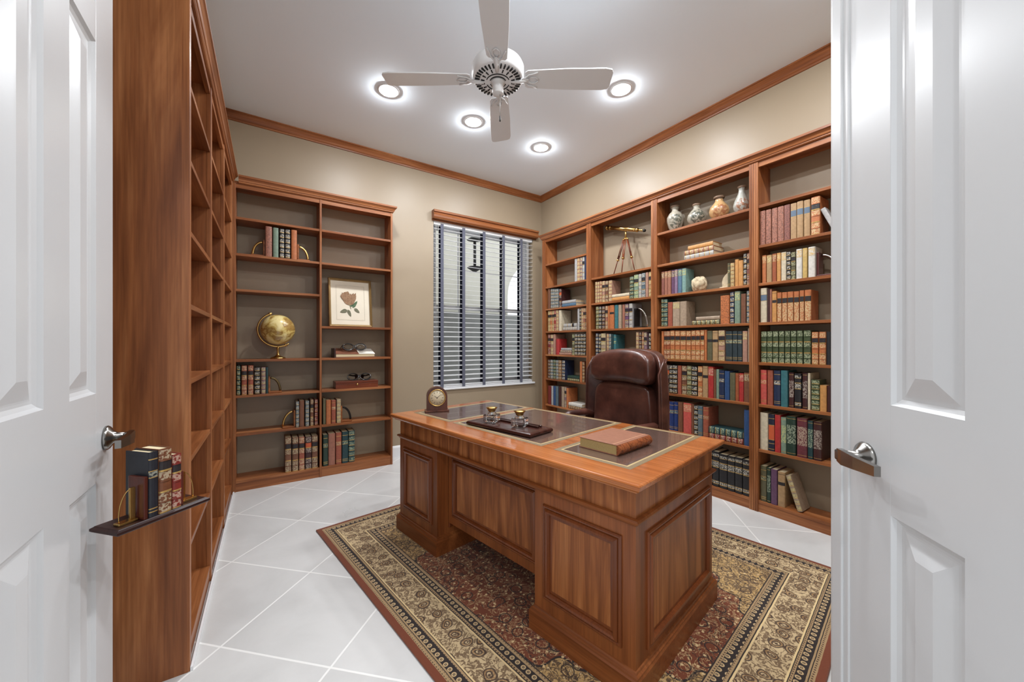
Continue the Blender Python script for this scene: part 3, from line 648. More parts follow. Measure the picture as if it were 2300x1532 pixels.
# framed botanical print leaning in the right bay
t = thing('framed_print', 'gilt framed flower print leaning at the back of the left bookcase', 'framed print', BC.w(.722, .075, BZ[35]+.001), Euler((radians(-8), 0, radians(1)), 'XYZ')[:])
FW, FH = .395, .475
GF = plain('antique_gilt_frame', (132, 104, 62), .4, .5, var=.15); PAPER = plain('ivory_paper', (226, 216, 196), .8, var=.02)
m = MB(); fp = [(0, 0), (.001, .016), (.006, .02), (.012, .018), (.016, .011), (.022, .01)]
m.rings((0, 0, 0), (1, 0, 0), (0, 0, 1), FW, FH, [(a, b) for a, b in fp]+[(.022, .003)], GF, cap=False); m.rings((FW, .001, 0), (-1, 0, 0), (0, 0, 1), FW, FH, [(0, 0), (.02, 0)], GF); m.build('frame', t)
m = MB().rings((.02, -.003, .02), (1, 0, 0), (0, 0, 1), FW-.04, FH-.04, [(0, 0), (.052, 0), (.0525, -.0006), (.0545, -.0006), (.055, 0), (.056, 0)], PAPER); mo = m.build('mat_board', t)
GREYL = plain('pencil_line', (160, 152, 138), .8)
MB().rings((.068, -.0042, .066), (1, 0, 0), (0, 0, 1), FW-.136, FH-.132, [(0, 0), (.0014, 0)], GREYL, cap=False).build('plate_line', t)
q = NT('printed_bloom'); n = q.n('ShaderNodeTexVoronoi', {'Vector': q.obj(rnd=False), 'Scale': 110.}).outputs['Distance']
q.P(Base_Color=q.ramp(n, [(.2, lin((112, 78, 56))), (.45, lin((168, 136, 104))), (.7, lin((134, 98, 72)))]), Roughness=.8)
GL = plain('printed_leaf', (86, 108, 78), .8, var=.3, vs=60); GL2 = plain('printed_grey_leaf', (110, 108, 86), .8, var=.3, vs=80); ST = plain('printed_stem', (150, 148, 112), .8, var=.2)
def leaf(m, x, z, L, w, a, mat, y=-.0046):
    pts = []
    for i in range(13):
        u_ = i/12; pts.append((L*u_, w*sin(pi*u_**.8)*(.9+.1*sin(9*u_))))
    pts = pts+[(p[0], -p[1]) for p in pts[::-1][1:-1]]; c_, s_ = cos(a), sin(a)
    vs = [(x+p[0]*c_-p[1]*s_, y, z+p[0]*s_+p[1]*c_) for p in pts]
    m.add(vs+[(v_[0], y-.0006, v_[2]) for v_ in vs], [tuple(range(len(vs)))[::-1], tuple(range(len(vs), 2*len(vs)))], mat)
m = MB()
for i in range(9): leaf(m, .185+.006*cos(i), .215, .13+.012*sin(i*2.1), .028, radians(128-i*9), q.m, -.0046-.0002*i)
leaf(m, .13, .262, .1, .046, radians(62), q.m, -.007)
leaf(m, .215, .19, .085, .016, radians(58), GL, -.0052); leaf(m, .19, .2, .06, .012, radians(40), GL, -.0052)
leaf(m, .23, .185, .065, .018, radians(-42), GL2); leaf(m, .165, .165, .07, .022, radians(200), GL2); leaf(m, .17, .17, .075, .017, radians(-68), GL2); leaf(m, .21, .23, .075, .008, radians(75), ST)
m.tube([(.2, -.005, .18), (.19, -.005, .215), (.18, -.005, .24)], .0025, ST, 6)
m.build('flower_drawing', t)

# boxes with reading glasses
def glasses(loc, rz, label, folded):
    t = thing('reading_glasses', label, 'glasses', loc, rz, 'black reading glasses on the left bookcase')
    BK = plain('black_acetate', (22, 18, 18), .2, coat=.5); GLS = glass('lens_glass', (1, 1, 1), 1.2)
    M = Matrix.Rotation(radians(62), 4, 'X') @ Matrix.Translation((0, 0.024, 0))
    def rimp(cx, r=.026): return [M @ Vector((cx+r*1.12*cos(a)*(1+.06*cos(2*a)), r*.86*sin(a), 0)) for a in [2*pi*i/28 for i in range(28)]]
    m = MB(); m.tube(rimp(-.035), .0032, BK, 8, closed=True).tube(rimp(.035), .0032, BK, 8, closed=True)
    m.tube([M @ Vector(p) for p in ((-.008, .006, 0), (0, .01, 0), (.008, .006, 0))], .0028, BK, 8); m.build('rim', t)
    for cx in (-.035, .035):
        pp = rimp(cx, .0245); c_ = sum(pp, Vector())/len(pp)
        MB().add([p+Vector((0, .0008, 0)) for p in pp]+[c_+Vector((0, .0014, 0))]+[p-Vector((0, .0008, 0)) for p in pp]+[c_-Vector((0, .0004, 0))], [(i, (i+1) % 28, 28) for i in range(28)]+[(29+(i+1) % 28, 29+i, 57) for i in range(28)]+[(i, 29+i, 29+(i+1) % 28, (i+1) % 28) for i in range(28)], GLS, True).build('lens', t)
    for sg in (-1, 1):
        p0 = M @ Vector((sg*.063, .012, 0)); e_ = [p0, p0+Vector((sg*.004, .01, -.004)), p0+Vector((sg*.004-(sg*.09 if folded else 0), .05 if folded else .1, -.02)), p0+Vector((sg*.0-(sg*.1 if folded else 0), .06 if folded else .122, -.0275))]
        for p in e_: p.z = max(p.z, .003)
        MB().tube(e_, [.0024, .0026, .0026, .0032], BK, 8).build('temple', t)
    t.scale = (1.6, 1.6, 1.6); return t
def glass(name, c, ior=1.45, rough=0.):
    if name in MATS: return MATS[name]
    q = NT(name); q.P(Base_Color=tuple(c)+(1,), Transmission_Weight=1., IOR=ior, Roughness=rough); MATS[name] = q.m; return q.m
BX = wood('cigar_box_wood', [(78, 34, 20), (108, 52, 32), (126, 66, 42)], 'x', .35)
t = thing('wooden_box', 'reddish brown wooden box with a round clasp, fifth shelf of print bay', 'box', BC.w(.772, .012, BZ[5]+.0005), radians(1))
MB().box(0, .385, 0, .15, 0, .045, BX, bev=.002).build('body', t); MB().box(-.001, .386, -.001, .151, .0455, .068, BX, bev=.003).build('lid', t)
MB().lathe([(0, 0), (.0095, 0), (.008, .003), (.0, .0045)], BRASS, 18, Matrix.Translation((.19, -.0015, .036)) @ Matrix.Rotation(pi/2, 4, 'X')).build('clasp', t)
glasses(BC.w(.985, .045, BZ[5]+.0695), radians(-14), 'black reading glasses resting on the closed reddish brown box', True)
t = thing('document_box', 'brown leather slanted box with pale pages, fourth shelf of print bay', 'box', BC.w(.76, .02, BZ[4]+.0005), radians(2))
LB = plain('brown_box_leather', (126, 78, 58), .5, var=.12, vs=40)
def wedge(m, x0, x1, z0, h0, h1, mat, y0=0, y1=.15): m.add([(x0, y0, z0), (x1, y0, z0), (x1, y1, z0), (x0, y1, z0), (x0, y0, h0), (x1, y0, h1), (x1, y1, h1+.0), (x0, y1, h0)], [(0, 3, 2, 1), (4, 5, 6, 7), (0, 1, 5, 4), (1, 2, 6, 5), (2, 3, 7, 6), (3, 0, 4, 7)], mat)
m = MB(); wedge(m, .014, .376, 0, .006, .006, LB); m.box(0, .0135, -.002, .152, 0, .088, plain('dark_box_end', (52, 26, 22), .4), bev=.003); m.build('body', t)
def slope(m, x0, x1, za, zb, th, mat, y0=0., y1=.15):
    m.add([(x0, y0, za), (x1, y0, za*.9), (x1, y1, zb*.9), (x0, y1, zb), (x0, y0, za+th), (x1, y0, za*.9+th), (x1, y1, zb*.9+th), (x0, y1, zb+th)], [(0, 3, 2, 1), (4, 5, 6, 7), (0, 1, 5, 4), (1, 2, 6, 5), (2, 3, 7, 6), (3, 0, 4, 7)], mat)
m = MB(); m.add([(.016, .002, .0065), (.366, .002, .0065), (.366, .146, .0065), (.016, .146, .0065), (.016, .002, .032), (.366, .002, .0286), (.366, .146, .074), (.016, .146, .082)], [(0, 3, 2, 1), (4, 5, 6, 7), (0, 1, 5, 4), (1, 2, 6, 5), (2, 3, 7, 6), (3, 0, 4, 7)], PAGE); m.build('pages', t)
m = MB(); slope(m, .0145, .22, .0328, .084, .005, LB); m.build('cover', t)
m = MB(); slope(m, .2205, .372, .033, .084, .003, plain('white_leaf_paper', (232, 226, 214), .7)); m.build('loose_sheet', t)
glasses(BC.w(.945, .045, BZ[4]+.066), radians(-3), 'black reading glasses lying open on the slanted leather box', False)

# ------------------------------------------------------------ rug
RA = radians(8.7); RW, RL = 1.93, 2.42
q = NT('oriental_rug'); tc = q.n('ShaderNodeTexCoord').outputs['Object']; sp = q.n('ShaderNodeSeparateXYZ', {0: tc}); X_, Y_ = sp.outputs[0], sp.outputs[1]
wob = q.math('MULTIPLY', q.math('SUBTRACT', q.noise(tc, 30, 2), .5), .003)
du = q.math('MINIMUM', X_, q.math('SUBTRACT', RW, X_)); dv = q.math('MINIMUM', q.math('MULTIPLY', Y_, -1.), q.math('ADD', RL, Y_))
d = q.math('ADD', q.math('MINIMUM', du, dv), wob)
TRIM, CREAM, DK, RUST, BEI = lin((112, 54, 28)), lin((194, 170, 130)), lin((34, 23, 20)), lin((112, 54, 26)), lin((160, 132, 94))
bands = q.ramp(q.math('DIVIDE', d, .4), [(0, TRIM), (.024/.4, BEI), (.04/.4, DK), (.043/.4, BEI), (.05/.4, DK), (.08/.4, BEI), (.09/.4, DK), (.093/.4, lin((214, 188, 138))), (.099/.4, CREAM), (.226/.4, lin((214, 188, 138))), (.232/.4, DK), (.236/.4, BEI), (.248/.4, DK), (.281/.4, BEI), (.295/.4, DK), (.299/.4, RUST)], 'CONSTANT')
def rng(a, b): return q.math('MULTIPLY', q.math('GREATER_THAN', d, a), q.math('LESS_THAN', d, b))
def ringpat(scale, r0, r1, rnd=.35, warp=0.):
    v = tc
    if warp:
        nn = q.n('ShaderNodeTexNoise', {'Vector': tc, 'Scale': scale*.9, 'Detail': 2.}).outputs['Color']
        v = q.n('ShaderNodeVectorMath', {0: tc, 1: q.n('ShaderNodeVectorMath', {0: nn, 1: (warp, warp, 0)}, operation='MULTIPLY').outputs[0]}, operation='ADD').outputs[0]
    vo = q.n('ShaderNodeTexVoronoi', {'Vector': v, 'Scale': scale, 'Randomness': rnd}, voronoi_dimensions='2D').outputs['Distance']
    return q.math('MULTIPLY', q.math('GREATER_THAN', vo, r0), q.math('LESS_THAN', vo, r1))
c = bands
# small flower heads in the dark guard borders
fl = q.math('MAXIMUM', ringpat(34, .16, .34, .1), ringpat(34, -.1, .07, .1))
c = q.mix(q.math('MULTIPLY', fl, q.math('MAXIMUM', rng(.051, .079), rng(.25, .28))), c, lin((186, 158, 116)))
# rosettes and vines of the wide cream border
vine = q.n('ShaderNodeMapRange', {0: q.noise(tc, 30, 3, .55, 1.6), 1: .435, 2: .445}).outputs[0]
vine2 = q.n('ShaderNodeMapRange', {0: q.noise(tc, 30, 3, .55, 1.6), 1: .555, 2: .545}).outputs[0]
vv = q.math('MULTIPLY', vine, vine2)
ro = q.math('MAXIMUM', ringpat(12, .24, .31, .6, .05), q.math('MAXIMUM', ringpat(12, .11, .17, .6, .05), ringpat(12, -.1, .045, .6, .05)))
c = q.mix(q.math('MULTIPLY', q.math('MULTIPLY', vv, .85), rng(.1, .225)), c, lin((92, 66, 42)))
c = q.mix(q.math('MULTIPLY', q.math('MULTIPLY', ro, .9), rng(.1, .225)), c, lin((58, 38, 28)))
c = q.mix(q.math('MULTIPLY', q.math('MULTIPLY', ringpat(12, .17, .24, .6, .05), .6), rng(.1, .225)), c, lin((150, 112, 66)))
# dots in the beige stripes
dots = ringpat(75, -.1, .26, .1)
c = q.mix(q.math('MULTIPLY', dots, q.math('MAXIMUM', q.math('MAXIMUM', rng(.027, .039), rng(.081, .089)), q.math('MAXIMUM', rng(.237, .247), rng(.283, .294)))), c, lin((74, 52, 36)))
# field: scalloped cream corners, sprigs
fx = q.math('SUBTRACT', X_, RW/2); fy = q.math('ADD', Y_, RL/2)
ax = q.math('ABSOLUTE', fx); ay = q.math('ABSOLUTE', fy)
cd = q.math('ADD', q.math('MULTIPLY', ax, 1.05), q.math('MULTIPLY', ay, .9)); sc_ = q.math('MULTIPLY', q.math('SINE', q.math('MULTIPLY', q.math('SUBTRACT', ax, ay), 26.)), .035)
cd = q.math('ADD', cd, sc_)
infield = q.math('GREATER_THAN', d, .3)
corner = q.math('MULTIPLY', q.math('GREATER_THAN', cd, 1.08), infield)
md = q.math('ADD', q.math('SQRT', q.math('ADD', q.math('MULTIPLY', fx, fx), q.math('MULTIPLY', q.math('MULTIPLY', fy, fy), .55))), q.math('MULTIPLY', sc_, .6))
c = q.mix(corner, c, lin((178, 144, 90)))
c = q.mix(q.math('MULTIPLY', infield, q.math('MULTIPLY', q.math('GREATER_THAN', cd, 1.068), q.math('LESS_THAN', cd, 1.082))), c, DK)
f1 = q.noise(tc, 16, 4, .6, 2.2); spr = q.math('MULTIPLY', q.math('GREATER_THAN', f1, .5), q.math('LESS_THAN', f1, .527))
f2 = q.noise(q.n('ShaderNodeVectorMath', {0: tc, 1: (5.2, 1.3, 0)}, operation='ADD').outputs[0], 12, 4, .6, 2.2); spd = q.math('MULTIPLY', q.math('GREATER_THAN', f2, .56), q.math('LESS_THAN', f2, .6))
c = q.mix(q.math('MULTIPLY', spd, infield), c, DK)
c = q.mix(q.math('MULTIPLY', spr, infield), c, lin((196, 166, 120)))
c = q.mix(q.math('MULTIPLY', ringpat(20, -.1, .11, .9), infield), c, lin((206, 178, 132)))
c = q.mix(q.math('MULTIPLY', q.math('MULTIPLY', ringpat(9, .2, .25, .8, .03), .9), infield), c, DK)
c = q.mix(q.math('MULTIPLY', vv, q.math('MULTIPLY', corner, .8)), c, lin((64, 42, 30)))
pile = q.noise(tc, 700, 2)
c = q.mix(.5, c, q.ramp(pile, [(.3, (.7, .7, .7, 1)), (.7, (1.15, 1.15, 1.15, 1))]), 'MULTIPLY')
q.P(Base_Color=c, Roughness=.95, Sheen_Weight=.15); q.bump(pile, .3, .002)
RUG = q.m
o = MB().sweep(0, RW, -RL, 0, [(0, 0), (.003, .003), (.003, .006), (0, .009), (-.02, .010)], RUG).build('rug', None, (.30, 2.722, .0005), (0, 0, RA)); tag(o, 'brown and cream oriental rug with floral border under the desk', 'rug')
RT = .0108   # top of the rug pile

# ------------------------------------------------------------ desk
DA = radians(10.1); DX, DY = .84, 1.735
t = thing('executive_desk', 'large walnut pedestal desk with brown leather inset top', 'desk', (1.006, .764, RT), DA)
ZT = .762-RT
z_ = dw('z')
fm = wood('walnut_frame', [(106, 56, 26), (130, 72, 35), (150, 88, 46)], 'z', .36, .08, 6., 1.); yy = wood('walnut_frame', [(106, 56, 26), (130, 72, 35), (150, 88, 46)], 'y', .36, .08, 6., 1.)
ml = wood('walnut_moulding', [(96, 48, 22), (114, 59, 28), (132, 72, 36)], 'z', .3, .15, 4., .6)
def frame_panel(m, o, ux, uy, w, h, mat, mp):
    """moulding standing proud round a veneer field, on a face with normal ux x uy"""
    prof = [(0, 0), (0, .006), (.005, .01), (.01, .0095), (.013, .006), (.015, .011), (.021, .016), (.029, .0145), (.034, .005), (.0345, .0012), (.046, .0012)]
    m.rings(o, ux, uy, w, h, prof, mat, True, mp)
ix, iy = .05, .04
# top: moulded edge slab
m = MB(); zt = ZT
prof = [(-.03, zt-.036), (-.022, zt-.036), (-.02, zt-.03), (-.008, zt-.026), (-.003, zt-.02), (-.003, zt-.015), (.0, zt-.013), (.0, zt-.005), (-.003, zt-.0015), (-.01, zt)]
m.sweep(0, DX, 0, DY, prof, tw('y')); m.build('desk_top', t)
LEA = plain('brown_desk_leather', (92, 72, 64), .16, var=.1, vs=30, coat=.5)
GT = plain('gold_tooled_line', (196, 172, 126), .35, .3, var=.12); GO = plain('olive_tooled_border', (118, 100, 72), .5, var=.12, vs=120)
for a, b, lb in ((.1, .46, 'leather inset under the book'), (.53, 1.215, 'middle leather inset under the inkstand'), (1.245, 1.655, 'leather inset beside the clock')):
    m = MB(); m.rings((.125, a, zt+.0004), (1, 0, 0), (0, 1, 0), .7-.0, b-a, [(0, 0), (.006, .0004), (.022, .0004)], GO, False)
    m.rings((.125, a, zt+.0004), (1, 0, 0), (0, 1, 0), .7, b-a, [(.022, .0004), (.029, .0006), (.03, .0004)], GT, False); m.rings((.125, a, zt+.0004), (1, 0, 0), (0, 1, 0), .7, b-a, [(.03, .0004), (.04, .0004)], LEA)
    m.build('leather_inset', t, label=lb)
# frieze
zf = zt-.036
MB().box(ix+.001, DX-ix-.001, iy+.001, DY-iy-.001, zf-.098, zf, z_).build('frieze', t)
m = MB(); m.sweep(ix, DX-ix, iy, DY-iy, [(-.002, zf-.122), (.004, zf-.122), (.006, zf-.116), (.014, zf-.112), (.016, zf-.106), (.012, zf-.1), (.004, zf-.098), (-.002, zf-.098)], yy); m.build('waist_moulding', t)
zp = zf-.122
def pedestal(y0, y1, name):
    m = MB(); m.box(ix, DX-ix, y0, y1, .1, zp, fm)
    frame_panel(m, (ix, y1-.05, .155), (0, -1, 0), (0, 0, 1), y1-y0-.1, zp-.155-.05, ml, z_)
    for y, n in ((y0, 1), (y1, -1)):
        if n > 0: frame_panel(m, (ix+.075, y, .135), (1, 0, 0), (0, 0, 1), DX-2*ix-.12, zp-.135-.045, ml, z_)
        else: frame_panel(m, (DX-ix-.06, y, .135), (-1, 0, 0), (0, 0, 1), DX-2*ix-.12, zp-.135-.045, ml, z_) if y1 > 1 else None
    p = m.build('pedestal', t)
    m = MB(); m.sweep(ix, DX-ix, y0, y1, [(.018, 0), (.018, .078), (.014, .084), (.013, .09), (.006, .094), (.004, .101), (0, .103)], yy); m.build('plinth', p)
    for k in range(3):
        za = .115+k*(zp-.125)/3; zb = za+(zp-.125)/3-.012
        dr = MB().rings((DX-ix, y0+.03, za), (0, 1, 0), (0, 0, 1), y1-y0-.06, zb-za, [(0, 0), (0, .012), (.006, .014), (.02, .014), (.024, .012)], yy).build('drawer', p)
        MB().tube([(DX-ix+.013, (y0+y1)/2-.04, (za+zb)/2+.008), (DX-ix+.032, (y0+y1)/2-.035, (za+zb)/2-.006), (DX-ix+.034, (y0+y1)/2, (za+zb)/2-.012), (DX-ix+.032, (y0+y1)/2+.035, (za+zb)/2-.006), (DX-ix+.013, (y0+y1)/2+.04, (za+zb)/2+.008)], .0035, BRASS, 8).build('handle', dr)
pedestal(iy, .5, 'near'); pedestal(1.255, DY-iy, 'far')
m = MB(); m.box(ix+.075, ix+.1, .5, 1.255, .165, zp, fm); frame_panel(m, (ix+.075, 1.255-.045, .215), (0, -1, 0), (0, 0, 1), .755-.09, zp-.215-.035, ml, z_); m.build('modesty_panel', t)

DM = Matrix.Translation((1.006, .764, RT)) @ Matrix.Rotation(DA, 4, 'Z')
ZD = .7633
def ondesk(x, y): p = DM @ Vector((x, y, 0)); return (p.x, p.y, ZD)

# clock
CWD = wood('clock_mahogany', [(70, 36, 24), (98, 54, 38), (116, 68, 48)], 'z', .3)
t = thing('mantel_clock', 'small arched brown mantel clock on the desk corner nearest the globe bookcase', 'clock', (.985, 2.375, ZD), radians(-18+180-180))
def arch(w, h, n=20): return [(-w/2, 0), (w/2, 0)]+[(w/2*cos(pi*i/n), h-w/2+w/2*sin(pi*i/n)) for i in range(n+1)]
pf = arch(.135, .155); k = len(pf)
def archsolid(m, pf, y0, y1, z0, mat):
    k = len(pf); vs = [(x, y, z+z0) for y in (y0, y1) for x, z in pf]
    m.add(vs, [(j, (j+1) % k, k+(j+1) % k, k+j) for j in range(k)]+[tuple(range(k)), tuple(range(k, 2*k))[::-1]], mat); return m
archsolid(MB(), pf, -.03, .03, .0125, CWD).build('case', t)
MB().box(-.079, .079, -.04, .04, 0, .012, CWD, bev=.003).build('base', t)
Mc = Matrix.Translation((0, -.0305, .094)) @ Matrix.Rotation(pi/2, 4, 'X')
MB().lathe([(.049, -.002), (.051, .003), (.056, .004), (.058, 0), (.058, -.002)], BRASS, 48, Mc).build('bezel', t)
di = MB().lathe([(0, 0), (.049, .0), (.049, -.002)], plain('cream_clock_dial', (206, 192, 162), .5), 48, Mc).build('dial', t)
INK = plain('dial_ink', (52, 44, 38), .6)
m = MB()
for h_ in range(12):
    a = pi/6*h_; m.box(-.0012, .0012, .032, .041, .0002, .0008, INK, Mc @ Matrix.Rotation(-a, 4, 'Z'))
for h_ in range(60): m.box(-.0003, .0003, .0435, .046, .0002, .0006, INK, Mc @ Matrix.Rotation(pi/30*h_, 4, 'Z'))
m.build('hour_marks', di)
MB().box(-.0012, .0012, -.004, .022, .0012, .0018, INK, Mc @ Matrix.Rotation(radians(-305), 4, 'Z')).build('hour_hand', t)
MB().box(-.0009, .0009, -.006, .034, .002, .0026, INK, Mc @ Matrix.Rotation(radians(-48), 4, 'Z')).lathe([(0, .004), (.003, .003), (.003, .001)], INK, 12, Mc).build('minute_hand', t)

# inkstand: dark tray with two glass inkwells
t = thing('desk_inkstand', 'dark mahogany inkstand tray with a pen groove on the desk', 'inkstand', (1.105, 1.685, ZD), DA+radians(4))
MH = wood('dark_mahogany', [(38, 18, 14), (60, 30, 24), (78, 42, 34)], 'y', .25, .3)
w2, l2 = .085, .225
m = MB(); m.sweep(-w2, w2, -l2, l2, [(0, 0), (.006, .004), (.008, .011), (.006, .018), (0, .022), (-.012, .023), (-.014, .021)], MH); m.build('tray', t)
m = MB(); m.box(.03, .045, -.18, .2, .0212, .031, MH, bev=.003); m.box(.058, .07, -.18, .2, .0212, .031, MH, bev=.003); m.build('pen_rest', t)
CG = glass('crystal_glass', (1, 1, 1), 1.5)
IN = plain('dark_ink', (16, 14, 24), .2)
def inkwell(loc, lb):
    t = thing('inkwell', lb, 'inkwell', loc, DA+radians(20), 'glass inkwells on the inkstand')
    m = MB(); m.box(-.036, .036, -.036, .036, 0, .044, CG, bev=.008); m.lathe([(0, .0445), (.028, .0445), (.022, .052), (.018, .056), (0, .056)], CG, 24); m.build('glass_body', t)
    MB().lathe([(0, .0565), (.019, .0565), (.021, .064), (.024, .07), (.03, .076), (.031, .08), (.022, .083), (0, .085)], BRASS, 32).build('lid', t)
Mi = Matrix.Translation((1.105, 1.685, ZD)) @ Matrix.Rotation(DA+radians(4), 4, 'Z')
for y, lb in ((.1, 'cut glass inkwell with brass lid, nearer the mantel clock'), (-.085, 'cut glass inkwell with brass lid, nearer the leather book')):
    p = Mi @ Vector((-.022 if y > 0 else .0, y, .0238)); inkwell(p, lb)

# leather book on the right inset
q = NT('marbled_calf'); n = q.noise(q.obj(rnd=False), 26, 5, .6, 2.); q.P(Base_Color=q.ramp(n, [(.36, lin((92, 44, 24))), (.5, lin((150, 84, 48))), (.62, lin((112, 56, 32)))]), Roughness=.3, Coat_Weight=.2); CALF = q.m
q = NT('tan_board_leather'); n = q.noise(q.obj(rnd=False), 60, 4); q.P(Base_Color=q.ramp(n, [(.3, lin((138, 92, 72))), (.7, lin((152, 104, 82)))]), Roughness=.38, Coat_Weight=.1); BOARD = q.m
BL, BW, BH = .205, .262, .044      # along the spine, across, thick
bo = thing('book', 'thick brown leather book lying on the right leather inset of the desk', 'book', ondesk(.232, .205), DA+radians(-2))
# the book lies with its spine to the right of the picture: spine along local x, at the near-right side
m = MB()
S0 = (.0, .0)
m.box(0, BW, .012, BL, 0, .003, BOARD, bev=.001); m.box(0, BW, .012, BL, BH-.003, BH, BOARD, bev=.001)
m.box(0, BW, .03, .034, BH, BH+.0006, plain('tan_fillet', (186, 140, 110), .4))
cv = m.build('cover', bo)
poly = [(.014-.016*sin(pi*i/10)**.8 if 0 < i < 10 else .014, BH*i/10) for i in range(11)]
m = MB(); n_ = 6
for i in range(n_):
    for a, b, e in ((i/n_, (i+.86)/n_, 0), ((i+.86)/n_, (i+1)/n_, .002)):
        vs = [(BW*x, y-(e if 0 < j < 10 else 0), z) for x in (a, b) for j, (y, z) in enumerate(poly)]; k = 11
        m.add(vs, [(j, j+1, k+j+1, k+j) for j in range(k-1)]+[tuple(range(k)), tuple(range(k, 2*k))[::-1], (0, k, 2*k-1, k-1)], CALF, False)
m.build('spine', bo)
MB().box(.004, BW-.004, .0145, BL-.005, .0032, BH-.0032, plain('aged_page_block', (176, 150, 98), .8, var=.1, vs=200)).build('pages', bo)

# ------------------------------------------------------------ chair
t = thing('office_chair', 'high-backed dark brown leather swivel chair behind the desk', 'chair', (2.2, 1.86, RT), radians(-90-2))
CL = None
q = NT('oxblood_leather'); v = q.obj(rnd=False); n = q.noise(v, 7, 5, .6); n2 = q.noise(v, 240, 3)
q.P(Base_Color=q.ramp(n, [(.3, lin((58, 32, 27))), (.55, lin((84, 49, 40))), (.75, lin((110, 68, 54)))]), Roughness=.3, Coat_Weight=.15); q.bump(n2, .12, .001); CL = q.m
CD = wood('chair_frame_wood', [(58, 30, 20), (84, 46, 30), (104, 60, 40)], 'z', .3)
# local: +y points away from desk (behind the sitter), -y faces the desk
def bend(x, y, z): return (x, y-.14*(abs(x)/.33)**3-.02*z, z)
m = MB(); m.pillow((0, .2, .80), (.72, .11, .74), CL, 7., 16, fn=lambda x, y, z: (x*(1-.05*max(0, z/.37)**2), y-.15*(abs(x)/.36)**3, z-(.05*(abs(x)/.33)**2 if z > .1 else 0)))
sh = m.build('back_shell', t)
MB().pillow((0, .085, 1.045), (.57, .16, .25), CL, 3.6, 16, fn=lambda x, y, z: (x, y-.06*(abs(x)/.28)**3, z-.03*(abs(x)/.27)**2)).build('headrest', t)
MB().pillow((0, .095, .70), (.52, .12, .45), CL, 5., 16, fn=lambda x, y, z: (x*(1.+.1*(.5-z/.45)), y-.05*(abs(x)/.28)**3, z)).build('back_cushion', t)
for sg in (-1, 1):
    for xo, yo in ((.352, .008), (.33, .062)):
        pts = [(sg*xo*(1-.045*(i/10)**2), yo+(.0 if i < 9 else .035*(i-8)), .47+.066*i-(.0 if i < 9 else .014*(i-8))) for i in range(11)]
        MB().tube(pts, .0065, CL, 8).build('piping', t)
MB().pillow((0, -.08, .47), (.58, .54, .13), CL, 5., 14).build('seat', t)
for sg in (-1, 1):
    a_ = MB().tube([(sg*.3, .08, .62), (sg*.325, -.02, .655), (sg*.32, -.2, .655), (sg*.31, -.27, .63)], [.024, .028, .028, .022], CL, 12, flat=1.).tube([(sg*.31, -.24, .63), (sg*.315, -.2, .52), (sg*.28, -.12, .43)], .018, CD, 10).build('armrest', t)
MB().box(-.14, .14, -.2, .06, .37, .41, plain('black_mechanism', (24, 24, 26), .5), bev=.01).build('tilt_mechanism', t)
MB().lathe([(0, .09), (.032, .09), (.032, .25), (.02, .25), (.02, .37), (0, .37)], plain('black_mechanism', (24, 24, 26), .5), 20, Matrix.Translation((0, -.07, 0))).build('gas_column', t)
bs = MB()
for k in range(5):
    a = 2*pi*k/5+.3; M = Matrix.Translation((0, -.07, 0)) @ Matrix.Rotation(a, 4, 'Z')
    bs.tube([(.02, 0, .115), (.15, 0, .105), (.29, 0, .075)], [.03, .024, .018], CD, 10, M, flat=.8)
bs = bs.build('star_base', t)
for k in range(5):
    a = 2*pi*k/5+.3; M = Matrix.Translation((0, -.07, 0)) @ Matrix.Rotation(a, 4, 'Z') @ Matrix.Translation((.285, 0, .027)) @ Matrix.Rotation(pi/2, 4, 'X')
    MB().lathe([(0, -.02), (.024, -.02), (.026, -.016), (.026, .016), (.024, .02), (0, .02)], plain('black_mechanism', (24, 24, 26), .5), 18, M).tube([(.285, 0, .05), (.285, 0, .08)], .008, BRASS, 8, Matrix.Translation((0, -.07, 0)) @ Matrix.Rotation(a, 4, 'Z')).build('caster', t)

# ------------------------------------------------------------ little book ledge by the left door
ua = radians(42)
LM = Matrix.Translation((-.290, 1.302, .759)) @ Matrix.Rotation(ua, 4, 'Z')
lt = thing('book_ledge', 'small dark wooden book ledge with brass bookends beside the left door handle', 'shelf', (-.290, 1.302, .759), (0, 0, ua))
EB = wood('ebonised_ledge', [(40, 20, 18), (58, 30, 26), (76, 42, 36)], 'x', .42, .0)
m = MB(); m.sweep(-.002, .213, .0, .093, [(0, -.014), (.003, -.011), (.003, -.005), (-.002, -.002), (-.004, 0)], EB); m.build('base', lt)
RU = wood('ledge_upright_wood', [(58, 24, 18), (84, 38, 28), (100, 50, 38)], 'z', .3)
MB().box(.054, .063, .004, .062, .0005, .112, RU, bev=.002).build('upright', lt)
MB().box(.147, .154, .012, .06, .0005, .096, RU, bev=.002).build('upright', lt)
for s, sg in ((.0535, -1), (.1545, 1)):
    m = MB(); m.box(s+sg*.009-.006, s+sg*.009+.006, .028, .034, .0005, .088, BRASS, bev=.001); m.box(min(s+sg*.001, s+sg*.042), max(s+sg*.001, s+sg*.042), .02, .042, .0005, .007, BRASS, bev=.002)
    m.tube([(s+sg*(.009+.028*sin(a)), .03, .02+.066*cos(a)) for a in [pi*.58*i/12 for i in range(13)]], .0012, BRASS, 6); m.build('brass_bracket', lt)
def ledge_book(s, T, D, H, c, st, label, pg):
    o = make_book(T, D, H, c, st, pg); p = LM @ Vector((s, .002, .0007)); o.location = p; o.rotation_euler = (0, 0, ua); return tag(o, label, 'book', 'books on the small ledge by the left door')
BCOL['ink'] = (28, 30, 38); BCOL['calf'] = (104, 60, 36); BCOL['claret'] = (118, 40, 32)
PG2 = plain('ivory_pages', (222, 206, 168), .8)
